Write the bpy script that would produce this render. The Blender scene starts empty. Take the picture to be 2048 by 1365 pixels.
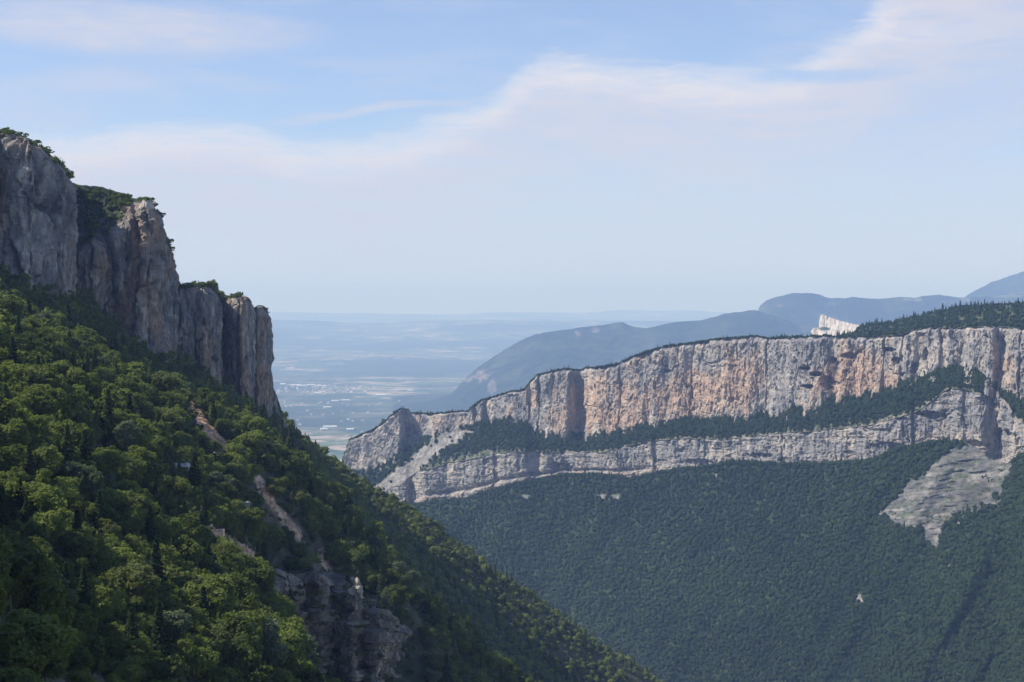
import bpy, math, random
import numpy as np

random.seed(7)
R = math.radians
sc = bpy.context.scene
col = sc.collection

# ------------------------------------------------------------------ camera
F, EY = 3413.0, 620.0          # focal length in picture units, height of the eye level
cam = bpy.data.cameras.new('camera')
cam.sensor_width = 36.0
cam.lens = 36.0 * F / 2048.0
cam.shift_y = -(682.5 - EY) / 2048.0
cam.clip_start = 1.0
cam.clip_end = 300000.0
camo = bpy.data.objects.new('camera', cam)
camo.location = (0, 0, 0)
camo.rotation_euler = (R(90), 0, 0)
col.objects.link(camo)
sc.camera = camo

# ------------------------------------------------------------------ sun and sky
SUN = np.array([-0.705, -0.06, 0.705])
SUN = SUN / np.linalg.norm(SUN)
sun_el = math.asin(SUN[2])
sun_az = math.atan2(SUN[0], SUN[1])          # clockwise from +Y
sl = bpy.data.lights.new('sun', 'SUN')
sl.energy = 5.0
sl.angle = R(0.5)
sl.color = (1.0, 0.945, 0.86)
so = bpy.data.objects.new('sun', sl)
from mathutils import Vector
so.rotation_euler = Vector(SUN).to_track_quat('Z', 'Y').to_euler()
col.objects.link(so)

sc.view_settings.view_transform = 'Standard'
sc.view_settings.look = 'None'
sc.view_settings.gamma = 1.0
sc.view_settings.use_curve_mapping = False
sc.view_settings.exposure = 0.18
sc.cycles.max_bounces = 6
sc.cycles.diffuse_bounces = 2
sc.cycles.glossy_bounces = 1
sc.cycles.transmission_bounces = 2
sc.cycles.transparent_max_bounces = 4
sc.cycles.volume_bounces = 3
sc.cycles.use_denoising = True

w = bpy.data.worlds.new('World')
sc.world = w
w.use_nodes = True


class NT:
    """small helper for writing node trees"""
    def __init__(self, tree):
        self.t = tree
        self.n = tree.nodes
        self.n.clear()

    def node(self, typ, **kw):
        nd = self.n.new(typ)
        for k, v in kw.items():
            setattr(nd, k, v)
        return nd

    def val(self, sock, v):
        if v is None:
            return
        if hasattr(v, 'is_output') or isinstance(v, bpy.types.NodeSocket):
            self.t.links.new(v, sock)
        else:
            sock.default_value = v

    def math(self, op, a, b=None, c=None, clamp=False):
        nd = self.node('ShaderNodeMath', operation=op, use_clamp=clamp)
        self.val(nd.inputs[0], a)
        self.val(nd.inputs[1], b)
        if c is not None:
            self.val(nd.inputs[2], c)
        return nd.outputs[0]

    def mix(self, f, a, b, blend='MIX'):
        nd = self.node('ShaderNodeMix', data_type='RGBA', blend_type=blend)
        self.val(nd.inputs[0], f)
        self.val(nd.inputs[6], a)
        self.val(nd.inputs[7], b)
        return nd.outputs[2]

    def ramp(self, v, a, b, c=0.0, d=1.0, smooth=True):
        nd = self.node('ShaderNodeMapRange', interpolation_type='SMOOTHSTEP' if smooth else 'LINEAR')
        self.val(nd.inputs[0], v)
        for i, x in enumerate((a, b, c, d)):
            self.val(nd.inputs[i + 1], x)
        return nd.outputs[0]

    def noise(self, vec, scale=1.0, detail=4.0, rough=0.5, dist=0.0, lac=2.0):
        nd = self.node('ShaderNodeTexNoise')
        self.val(nd.inputs['Vector'], vec)
        nd.inputs['Scale'].default_value = scale
        nd.inputs['Detail'].default_value = detail
        nd.inputs['Roughness'].default_value = rough
        nd.inputs['Distortion'].default_value = dist
        return nd.outputs['Fac']

    def comb(self, x, y, z):
        nd = self.node('ShaderNodeCombineXYZ')
        self.val(nd.inputs[0], x)
        self.val(nd.inputs[1], y)
        self.val(nd.inputs[2], z)
        return nd.outputs[0]

    def link(self, a, b):
        self.t.links.new(a, b)


HAZE_D = 7.0e-5
HAZE_COL = (0.40, 0.58, 1.0, 1)
HAZE_ABS = (0.70, 0.78, 1.0, 1)

# the sky: clear-air gradient with thin high cloud, all in world directions
k = NT(w.node_tree)
sky = k.node('ShaderNodeTexSky', sky_type='NISHITA', sun_disc=False)
sky.sun_elevation = sun_el
sky.sun_rotation = sun_az
sky.altitude = 900
sky.air_density = 1.0
sky.dust_density = 0.6
sky.ozone_density = 3.0
tc = k.node('ShaderNodeTexCoord')
sep = k.node('ShaderNodeSeparateXYZ')
k.link(tc.outputs['Generated'], sep.inputs[0])
X, Y_, Z = sep.outputs
az = k.math('ARCTAN2', X, Y_)                 # radians right of straight ahead
hor = k.math('SQRT', k.math('ADD', k.math('MULTIPLY', X, X), k.math('MULTIPLY', Y_, Y_)))
el = k.math('ARCTAN2', Z, hor)
U = k.math('MULTIPLY', az, 10.0)              # about -3 .. 3 over the picture
V = k.math('MULTIPLY', el, 10.0)              # 0 .. 1.8
# gentle warping, streaks run nearly level
wv = k.comb(k.math('MULTIPLY', U, 0.7), k.math('MULTIPLY', V, 2.2), 0.0)
wn = k.math('SUBTRACT', k.noise(wv, 1.3, 5, 0.55), 0.5)
wn2 = k.math('SUBTRACT', k.noise(k.comb(k.math('ADD', k.math('MULTIPLY', U, 0.9), 7.3), k.math('MULTIPLY', V, 2.6), 3.1), 1.6, 5, 0.55), 0.5)
Uw = k.math('ADD', U, k.math('MULTIPLY', wn2, 0.45))
Vw = k.math('ADD', V, k.math('MULTIPLY', wn, 0.22))


def blob(cx, cy, rx, ry, edge=1.0, tilt=0.0, soft=0.5):
    """soft ellipse in (U, V): 1 inside"""
    du = k.math('SUBTRACT', Uw, cx)
    dv = k.math('SUBTRACT', k.math('SUBTRACT', Vw, cy), k.math('MULTIPLY', du, tilt))
    a = k.math('DIVIDE', du, rx)
    b = k.math('DIVIDE', dv, ry)
    d = k.math('SQRT', k.math('ADD', k.math('MULTIPLY', a, a), k.math('MULTIPLY', b, b)))
    return k.ramp(d, 1.0 + soft, 1.0 - soft, 0.0, edge)


def mx(a, b):
    return k.math('MAXIMUM', a, b)


def su(px):
    return (px - 1024) / F * 10


def sv(py):
    return (EY - py) / F * 10


# main sheet: everything below an upper edge that is high on the right, lower on the left
edge = k.node('ShaderNodeFloatCurve')
edge.mapping.curves[0].points[0].location = (0.0, sv(285) / 2)
edge.mapping.curves[0].points[1].location = (1.0, sv(-150) / 2)
for px, py in ((150, 270), (330, 250), (480, 240), (600, 268), (760, 262), (880, 225), (985, 175), (1040, 130), (1090, 102), (1180, 106), (1320, 124), (1500, 128), (1580, 118), (1650, 85), (1730, 35), (1830, -60)):
    edge.mapping.curves[0].points.new((su(px) + 3.5) / 7.0, sv(py) / 2)
edge.mapping.update()
k.link(k.math('DIVIDE', k.math('ADD', k.math('ADD', U, k.math('MULTIPLY', wn2, 0.35)), 3.5), 7.0), edge.inputs['Value'])
ev = k.math('MULTIPLY', edge.outputs[0], 2.0)
wf = k.math('SUBTRACT', k.noise(k.comb(k.math('MULTIPLY', U, 1.6), k.math('MULTIPLY', V, 9.0), 4.0), 1.7, 9, 0.68, 0.8), 0.5)
below = k.math('SUBTRACT', ev, k.math('ADD', V, k.math('ADD', k.math('MULTIPLY', wn, 0.12), k.math('MULTIPLY', wf, 0.22))))
sheet = k.ramp(below, -0.08, 0.20, 0.0, 0.94)
thin = k.ramp(below, 0.25, 1.1, 0.0, 0.42)    # it thins out towards the horizon
sheet = k.math('SUBTRACT', sheet, k.math('MULTIPLY', thin, k.ramp(sheet, 0.0, 0.9, 0.0, 1.0)))
rimg = k.math('MULTIPLY', k.ramp(below, -0.01, 0.06), k.ramp(below, 0.35, 0.08))
# wisp at upper left, streak at centre left, veils
wisp = blob(su(260), sv(75), 0.95, 0.15, 0.8, -0.02, 0.6)
wisp = mx(wisp, blob(su(130), sv(65), 0.8, 0.10, 0.62, -0.05, 0.7))
streak = blob(su(770), sv(222), 0.62, 0.030, 0.7, 0.13, 0.8)
hole = blob(su(1640), sv(158), 0.42, 0.040, 0.6, 0.0, 0.55)
hole2 = blob(su(720), sv(246), 0.30, 0.02, 0.6, 0.14, 0.6)
hole3 = blob(su(2040), sv(330), 0.35, 0.07, 0.35, 0.0, 0.9)
bright = blob(su(1780), sv(85), 0.42, 0.06, 0.5, -0.02, 0.8)
veiln = k.noise(k.comb(k.math('MULTIPLY', U, 0.5), k.math('MULTIPLY', V, 2.4), 9.0), 1.1, 6, 0.6, 0.6)
veil = k.ramp(veiln, 0.40, 0.70, 0.14, 0.55)
cl = mx(mx(mx(sheet, wisp), streak), veil)
for h in (hole, hole2, hole3):
    cl = k.math('MULTIPLY', cl, k.math('SUBTRACT', 1.0, h))
fine = k.noise(k.comb(k.math('MULTIPLY', U, 1.3), k.math('MULTIPLY', V, 6.0), 2.0), 2.2, 8, 0.62, 0.4)
cl = k.math('MULTIPLY', cl, k.ramp(fine, 0.25, 0.7, 0.66, 1.10), clamp=True)
hi = k.math('MULTIPLY', mx(rimg, bright), 0.6, clamp=True)
SKYGAIN = 0.130
skyc = k.mix(1.0, sky.outputs[0], (0.94, 0.94, 1.08, 1), 'MULTIPLY')
skyc = k.mix(1.0, skyc, (SKYGAIN, SKYGAIN, SKYGAIN, 1), 'MULTIPLY')
cloudc = k.mix(hi, (0.60, 0.61, 0.71, 1), (0.84, 0.80, 0.80, 1))
# only the half of the sky above the horizon carries cloud
cl = k.math('MULTIPLY', cl, k.ramp(el, -0.02, 0.0))
cl = k.math('MULTIPLY', cl, k.ramp(el, 0.30, 0.22))
cl = k.math('MULTIPLY', cl, k.ramp(Y_, -0.1, 0.5, 0.25, 1.0))
out = k.mix(cl, skyc, cloudc)
bg = k.node('ShaderNodeBackground')
bg.inputs[1].default_value = 1.0
k.link(out, bg.inputs[0])
wo = k.node('ShaderNodeOutputWorld')
k.link(bg.outputs[0], wo.inputs[0])

# ------------------------------------------------------------------ helpers
rng = np.random.default_rng(11)


def W(px, py, Y):
    px, py, Y = np.broadcast_arrays(np.asarray(px, float), np.asarray(py, float), np.asarray(Y, float))
    return np.stack([(px - 1024) * Y / F, Y, (EY - py) * Y / F], -1)


def _hash(ix, iy, iz, seed):
    h = (ix.astype(np.int64) * 374761393 + iy.astype(np.int64) * 668265263 + iz.astype(np.int64) * 2147483647 + seed * 1274126177) & 0xffffffff
    h = ((h ^ (h >> 13)) * 1274126177) & 0xffffffff
    h = ((h ^ (h >> 16)) * 2246822519) & 0xffffffff
    return ((h ^ (h >> 15)) & 0xffffff) / float(0xffffff)


def vnoise(x, y, z=0.0, seed=0):
    """value noise, -1..1"""
    x, y, z = np.broadcast_arrays(np.asarray(x, float), np.asarray(y, float), np.asarray(z, float))
    ix, iy, iz = np.floor(x), np.floor(y), np.floor(z)
    fx, fy, fz = x - ix, y - iy, z - iz
    fx, fy, fz = [f * f * f * (f * (f * 6 - 15) + 10) for f in (fx, fy, fz)]
    r = 0
    flat = not np.any(z)
    for dz in ((0,) if flat else (0, 1)):
        wz = 1.0 if flat else (fz if dz else 1 - fz)
        for dy in (0, 1):
            wy = fy if dy else 1 - fy
            for dx in (0, 1):
                wx = fx if dx else 1 - fx
                r = r + _hash(ix + dx, iy + dy, iz + dz, seed) * wx * wy * wz
    return r * 2 - 1


def fbm(x, y, z=0.0, seed=0, octv=4, gain=0.5):
    a, s, r, f = 1.0, 0.0, 0.0, 1.0
    for o in range(octv):
        r = r + a * vnoise(np.asarray(x) * f + 17.3 * o, np.asarray(y) * f + 5.1 * o, np.asarray(z) * f, seed + o)
        s += a
        a *= gain
        f *= 2.03
    return r / s * 1.6


def ridged(x, y, z=0.0, seed=0, octv=3):
    a, s, r, f = 1.0, 0.0, 0.0, 1.0
    for o in range(octv):
        r = r + a * (1 - np.abs(vnoise(np.asarray(x) * f + 9.7 * o, np.asarray(y) * f, np.asarray(z) * f, seed + o)) * 2)
        s += a
        a *= 0.5
        f *= 2.1
    return r / s


def blocks(s, z, w, h, seed):
    """broken rock: one offset per irregular block, -1..1"""
    z2 = z / h + 0.7 * vnoise(s / (w * 2.1), z / (h * 3), 0, seed) + 0.25 * vnoise(s / (w * 0.6), z / h, 0, seed + 1)
    r = np.floor(z2)
    s2 = s / w + _hash(r, r * 0, r * 0, seed + 2) * 5 + 0.5 * vnoise(z / h, s / (w * 3), 0, seed + 3)
    c = np.floor(s2)
    return _hash(c, r, r * 0, seed + 4) * 2 - 1


def cracks(s, z, w, h, seed, t=0.06):
    return sstep(t, 0.0, np.abs(vnoise(s / w + 0.12 * vnoise(s / 3, z / 6, 0, seed + 5), z / h, 0, seed)))


def sstep(a, b, x):
    t = np.clip((x - a) / (b - a), 0, 1)
    return t * t * (3 - 2 * t)


def curve(pts, x):
    """smooth (monotone-ish) interpolation through points"""
    p = np.array(pts, float)
    return np.interp(x, p[:, 0], p[:, 1])


def inpoly(px, py, poly):
    c = np.zeros(np.shape(px), bool)
    n = len(poly)
    j = n - 1
    for i in range(n):
        xi, yi = poly[i]
        xj, yj = poly[j]
        if yi != yj:
            m = ((yi > py) != (yj > py)) & (px < (xj - xi) * (py - yi) / (yj - yi) + xi)
            c ^= m
        j = i
    return c


def lerp3(a, b, t):
    a = np.asarray(a, float)
    b = np.asarray(b, float)
    t = np.asarray(t)[..., None]
    return a * (1 - t) + b * t


def make_mesh(name, V, Q, colors=None, smooth=False, attr='paint'):
    """V: (n,3); Q: (m,k) faces with equal k"""
    me = bpy.data.meshes.new(name)
    V = np.ascontiguousarray(V, np.float32)
    Q = np.ascontiguousarray(Q, np.int32)
    m, kk = Q.shape
    me.vertices.add(len(V))
    me.vertices.foreach_set('co', V.ravel())
    me.loops.add(m * kk)
    me.loops.foreach_set('vertex_index', Q.ravel())
    me.polygons.add(m)
    me.polygons.foreach_set('loop_start', np.arange(0, m * kk, kk, dtype=np.int32))
    me.polygons.foreach_set('use_smooth', np.full(m, smooth, bool))
    if colors is not None:
        a = me.color_attributes.new(attr, 'FLOAT_COLOR', 'POINT')
        c = np.ones((len(V), 4), np.float32)
        c[:, :3] = colors
        a.data.foreach_set('color', c.ravel())
    me.update(calc_edges=True)
    me.validate()
    return me


def grid_quads(nr, nc, flip=False):
    i = np.arange((nr - 1) * (nc - 1))
    r, c = i // (nc - 1), i % (nc - 1)
    a = r * nc + c
    q = np.stack([a, a + 1, a + nc + 1, a + nc], 1)
    return q[:, ::-1] if flip else q


def link(name, me, mat, parent=None, loc=None):
    o = bpy.data.objects.new(name, me)
    if mat is not None and not me.materials:
        me.materials.append(mat)
    col.objects.link(o)
    if parent is not None:
        o.parent = parent
    if loc is not None:
        o.location = loc
    return o


def tag(o, label=None, cat=None, group=None, kind=None):
    if label:
        o['label'] = label
    if cat:
        o['category'] = cat
    if group:
        o['group'] = group
    if kind:
        o['kind'] = kind
    return o


def sheet_obj(name, P, mat, colors=None, smooth=False, flip=False, mask=None):
    nr, nc = P.shape[:2]
    q = grid_quads(nr, nc, flip)
    if mask is not None:
        q = q[mask[:-1, :-1].ravel()]
    me = make_mesh(name, P.reshape(-1, 3), q, None if colors is None else colors.reshape(-1, 3), smooth)
    return link(name, me, mat)


# ------------------------------------------------------------------ materials
def mat_new(name):
    m = bpy.data.materials.new(name)
    m.use_nodes = True
    return m, NT(m.node_tree)


def finish(m, k, color, rough=0.95, bump=None, bstr=0.4, bdist=1.0, transl=None):
    p = k.node('ShaderNodeBsdfPrincipled')
    k.val(p.inputs['Base Color'], color)
    p.inputs['Roughness'].default_value = rough
    p.inputs['Specular IOR Level'].default_value = 0.15
    if bump is not None:
        b = k.node('ShaderNodeBump')
        b.inputs['Strength'].default_value = bstr
        b.inputs['Distance'].default_value = bdist
        k.link(bump, b.inputs['Height'])
        k.link(b.outputs[0], p.inputs['Normal'])
    o = k.node('ShaderNodeOutputMaterial')
    if transl is not None:
        t = k.node('ShaderNodeBsdfTranslucent')
        k.val(t.inputs[0], transl)
        a = k.node('ShaderNodeMixShader')
        a.inputs[0].default_value = 0.38
        k.link(p.outputs[0], a.inputs[1])
        k.link(t.outputs[0], a.inputs[2])
        k.link(a.outputs[0], o.inputs[0])
    else:
        k.link(p.outputs[0], o.inputs[0])
    return m


def rock_mat(name, fscale, bd):
    m, k = mat_new(name)
    a = k.node('ShaderNodeAttribute', attribute_name='paint')
    g = k.node('ShaderNodeNewGeometry')
    n1 = k.noise(g.outputs['Position'], fscale, 6, 0.65)
    mp = k.node('ShaderNodeMapping')
    mp.inputs['Scale'].default_value = (1, 1, 0.25)
    k.link(g.outputs['Position'], mp.inputs[0])
    n2 = k.noise(mp.outputs[0], fscale * 2.3, 5, 0.6)
    f = k.ramp(k.math('ADD', k.math('MULTIPLY', n1, 0.5), k.math('MULTIPLY', n2, 0.5)), 0.3, 0.7, 0.72, 1.26)
    c = k.mix(1.0, a.outputs['Color'], k.comb(f, f, f), 'MULTIPLY')
    h = k.math('ADD', n1, n2)
    return finish(m, k, c, 0.95, h, 0.7, bd)


def paint_mat(name, fscale, lo=0.6, hi=1.35):
    m, k = mat_new(name)
    a = k.node('ShaderNodeAttribute', attribute_name='paint')
    g = k.node('ShaderNodeNewGeometry')
    n1 = k.noise(g.outputs['Position'], fscale, 6, 0.65)
    n3 = k.noise(g.outputs['Position'], fscale * 8, 4, 0.75)
    n1 = k.math('ADD', k.math('MULTIPLY', n1, 0.45), k.math('MULTIPLY', n3, 0.55))
    f = k.ramp(n1, 0.36, 0.64, lo, hi)
    c = k.mix(1.0, a.outputs['Color'], k.comb(f, f, f), 'MULTIPLY')
    return finish(m, k, c, 1.0)


def leaf_mat(name, lo, hi, merged):
    """lo/hi: darker and lighter leaf colour; single trees vary by object, woods by the painted value"""
    m, k = mat_new(name)
    if merged:
        r = k.node('ShaderNodeAttribute', attribute_name='paint').outputs['Fac']
    else:
        r = k.node('ShaderNodeObjectInfo').outputs['Random']
    g = k.node('ShaderNodeNewGeometry')
    n = k.noise(g.outputs['Position'], 0.9, 3, 0.6)
    f = k.math('ADD', k.math('MULTIPLY', r, 0.7), k.math('MULTIPLY', k.ramp(n, 0.3, 0.7), 0.3), clamp=True)
    c = k.mix(f, lo, hi)
    # a few greyer or yellower trees
    if name != 'far_wood_leaves':
        c = k.mix(k.ramp(k.math('FRACT', k.math('MULTIPLY', r, 7.31)), 0.8, 1.0, 0.0, 0.4), c, (0.13, 0.13, 0.075, 1))
    t = k.mix(1.0, c, (1.6, 1.75, 0.7, 1), 'MULTIPLY')
    return finish(m, k, c, 0.75, transl=t)


M = {}
M['rock_far'] = rock_mat('limestone_far', 0.07, 3.0)
M['rock_near'] = rock_mat('limestone_near', 0.35, 0.8)
M['soil'] = paint_mat('soil_and_grass', 0.25)
M['far_soil'] = paint_mat('far_soil', 0.02)
LO, HI = (0.058, 0.082, 0.027, 1), (0.205, 0.245, 0.066, 1)
M['leaf'] = leaf_mat('broad_leaves', LO, HI, False)
M['leaf_wood'] = leaf_mat('broad_leaves_wood', LO, HI, True)
M['needle'] = leaf_mat('pine_needles', (0.026, 0.050, 0.022, 1), (0.060, 0.088, 0.032, 1), False)
M['silver'] = leaf_mat('silver_leaves', (0.10, 0.13, 0.075, 1), (0.15, 0.18, 0.12, 1), False)
M['far_leaf'] = leaf_mat('far_wood_leaves', (0.030, 0.055, 0.024, 1), (0.062, 0.098, 0.034, 1), True)
_m, _k = mat_new('bark')
M['bark'] = finish(_m, _k, (0.12, 0.10, 0.08, 1))

# ------------------------------------------------------------------ near mountainside
SL = [  # nearest slices: unseen left ends raised to cast shade on the bottom corner
    (120, [(-600, 600), (-300, 950), (0, 1500), (600, 2200), (1400, 3200), (2600, 4700)]),
    (180, [(-600, 460), (-300, 740), (-200, 900), (0, 1200), (200, 1420), (500, 1720), (1400, 2700), (2600, 4000)]),
    (280, [(-600, 460), (-300, 650), (-200, 755), (0, 960), (200, 1090), (400, 1210), (540, 1290), (620, 1385), (750, 1520), (1400, 2300), (2600, 3700)]),
    (400, [(-600, 380), (-200, 560), (0, 700), (100, 780), (200, 880), (300, 960), (400, 1040), (500, 1130), (560, 1270), (650, 1430), (800, 1590), (1400, 2200), (2600, 3400)]),
    (470, [(-600, 350), (-200, 535), (0, 650), (100, 710), (200, 785), (300, 860), (400, 930), (500, 1060), (540, 1240), (600, 1420), (650, 1480), (700, 1500), (800, 1560), (900, 1640), (1400, 2150), (2600, 3200)]),
    (520, [(-600, 325), (-200, 525), (0, 632), (100, 680), (200, 750), (300, 820), (400, 870), (500, 935), (600, 1040), (650, 1120), (700, 1165), (760, 1180), (800, 1205), (900, 1330), (1400, 1980), (2600, 3100)]),
    (600, [(-600, 300), (-200, 500), (0, 618), (100, 658), (200, 728), (300, 800), (400, 822), (500, 862), (560, 910), (650, 1010), (740, 1100), (830, 1200), (1000, 1335), (1080, 1390), (1400, 1700), (2600, 2800)]),
    (700, [(-600, 300), (-200, 440), (0, 540), (130, 605), (200, 675), (300, 765), (400, 825), (500, 885), (600, 970), (700, 1075), (800, 1220), (900, 1390), (1000, 1530), (1400, 1900), (2600, 2800)]),
    (850, [(-600, 300), (-200, 420), (0, 500), (130, 530), (200, 585), (330, 700), (400, 770), (500, 850), (600, 938), (700, 1045), (800, 1165), (900, 1295), (1000, 1430), (1400, 1800), (2600, 2600)]),
    (1125, [(-600, 330), (0, 500), (200, 590), (350, 700), (440, 760), (550, 835), (600, 890), (700, 985), (860, 1110), (1000, 1240), (1100, 1330), (1200, 1420), (1350, 1530), (2600, 2450)]),
    (1215, [(-600, 330), (0, 500), (200, 590), (350, 700), (440, 755), (550, 815), (580, 858), (640, 905), (700, 955), (860, 1047), (1000, 1157), (1100, 1222), (1200, 1297), (1350, 1385), (1500, 1490), (2600, 2400)]),
    (1300, [(-600, 330), (0, 500), (200, 590), (350, 700), (440, 765), (550, 850), (600, 895), (700, 965), (860, 1055), (1000, 1165), (1100, 1230), (1200, 1305), (1350, 1395), (1500, 1500), (2600, 2400)]),
    (1560, [(-600, 420), (0, 600), (440, 860), (700, 1090), (1000, 1290), (1350, 1510), (2600, 2300)]),
    (1900, [(-600, 900), (0, 1100), (700, 1600), (1350, 1800), (2600, 2000)]),
]
gpx = np.arange(-600, 2000, 4.0)
gY = np.exp(np.linspace(math.log(120), math.log(1900), 420))
sl = np.array([curve(p, gpx) for _, p in SL])
lY = np.log([y for y, _ in SL])
GPY = np.empty((len(gY), len(gpx)))
for j in range(len(gpx)):
    GPY[:, j] = np.interp(np.log(gY), lY, sl[:, j])


def smooth1(a, n, axis):
    ker = np.hanning(n + 2)[1:-1]
    ker /= ker.sum()
    pad = [(0, 0), (0, 0)]
    pad[axis] = (n // 2, n // 2)
    b = np.pad(a, pad, mode='edge')
    return np.apply_along_axis(lambda v: np.convolve(v, ker, 'valid'), axis, b)


GPY = smooth1(GPY, 7, 1)
GPY = smooth1(GPY, 9, 0)
PX, YY = np.meshgrid(gpx, gY)
P = W(PX, GPY, YY)
# world relief: hummocks and small ribs
hum = 2.6 * fbm(P[..., 0] / 24, P[..., 1] / 30, 0, 3, 4) + 0.5 * fbm(P[..., 0] / 5, P[..., 1] / 5, 0, 8, 3)
hum *= 1 - 0.7 * sstep(1080, 1170, YY)
P[..., 2] += hum
GZ = P[..., 2].copy()
GPY = EY - GZ / YY * F
SCREE = [[(372, 800), (395, 805), (420, 850), (450, 885), (462, 905), (440, 900), (405, 865), (385, 830)],
         [(500, 945), (520, 950), (555, 1010), (600, 1060), (612, 1090), (585, 1070), (540, 1020)],
         [(640, 1090), (668, 1110), (672, 1150), (650, 1150), (635, 1120)],
         [(385, 1030), (420, 1055), (500, 1100), (520, 1125), (490, 1120), (430, 1085)]]


def near_scree(px, py):
    m = np.zeros(np.shape(px), bool)
    for q in SCREE:
        m |= inpoly(px, py, q)
    return m


scr = near_scree(PX + 4 * vnoise(PX / 9, GPY / 9, 0, 5), GPY + 5 * vnoise(PX / 8, GPY / 8, 0, 6)).astype(float)
scr *= (YY < 800) & (YY > 300)
n1 = sstep(-0.5, 0.6, fbm(P[..., 0] / 9, P[..., 1] / 9, 0, 21, 4))
colr = lerp3((0.045, 0.055, 0.028), (0.105, 0.095, 0.062), n1)
n2 = sstep(-0.3, 0.3, fbm(P[..., 0] / 3, P[..., 1] / 3, 0, 29, 3))
colr = colr * (1 - scr[..., None]) + scr[..., None] * lerp3((0.52, 0.26, 0.12), (0.72, 0.50, 0.32), n2)
slope = sheet_obj('mountainside', P, M['soil'], colr, True)
tag(slope, kind='structure')


def near_z(px, Y):
    """ground height at a place given by its bearing and distance"""
    j = np.clip((np.asarray(px) - gpx[0]) / 4.0, 0, len(gpx) - 1.001)
    i = np.clip(np.log(np.asarray(Y) / gY[0]) / math.log(gY[1] / gY[0]), 0, len(gY) - 1.001)
    a, b = i.astype(int), j.astype(int)
    fi, fj = i - a, j - b
    return (GZ[a, b] * (1 - fi) * (1 - fj) + GZ[a + 1, b] * fi * (1 - fj) + GZ[a, b + 1] * (1 - fi) * fj + GZ[a + 1, b + 1] * fi * fj)


# ------------------------------------------------------------------ limestone walls and pillars near by
GREY = np.array((0.205, 0.19, 0.17))
PALE = np.array((0.42, 0.37, 0.31))
ORANGE = np.array((0.37, 0.255, 0.17))
DARK = np.array((0.11, 0.11, 0.115))


def rock_paint(s, z, warm, seed, big=14.0, fine=1.0):
    """natural colours of the stone: grey skin, ochre fresh faces, dark water streaks"""
    n = fbm(s / big, z / (big * 2.2), 0, seed, 4) + (warm - 0.5) * 1.9
    o = sstep(-0.15, 0.75, n)
    pal = sstep(-0.2, 0.8, fbm(s / (big * 0.5), z / big, 0, seed + 5, 4))
    base = lerp3(GREY, PALE, pal * 0.75)
    c = lerp3(base, ORANGE, o * 0.85)
    st = sstep(0.25, 0.85, fbm(s / (1.6 * fine), z / (22 * fine), 0, seed + 9, 3))
    c = lerp3(c, DARK, st * 0.62)
    st2 = sstep(0.35, 0.8, fbm(s / (2.4 * fine), z / (14 * fine), 0, seed + 13, 3))
    return lerp3(c, PALE, st2 * 0.45)


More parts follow.
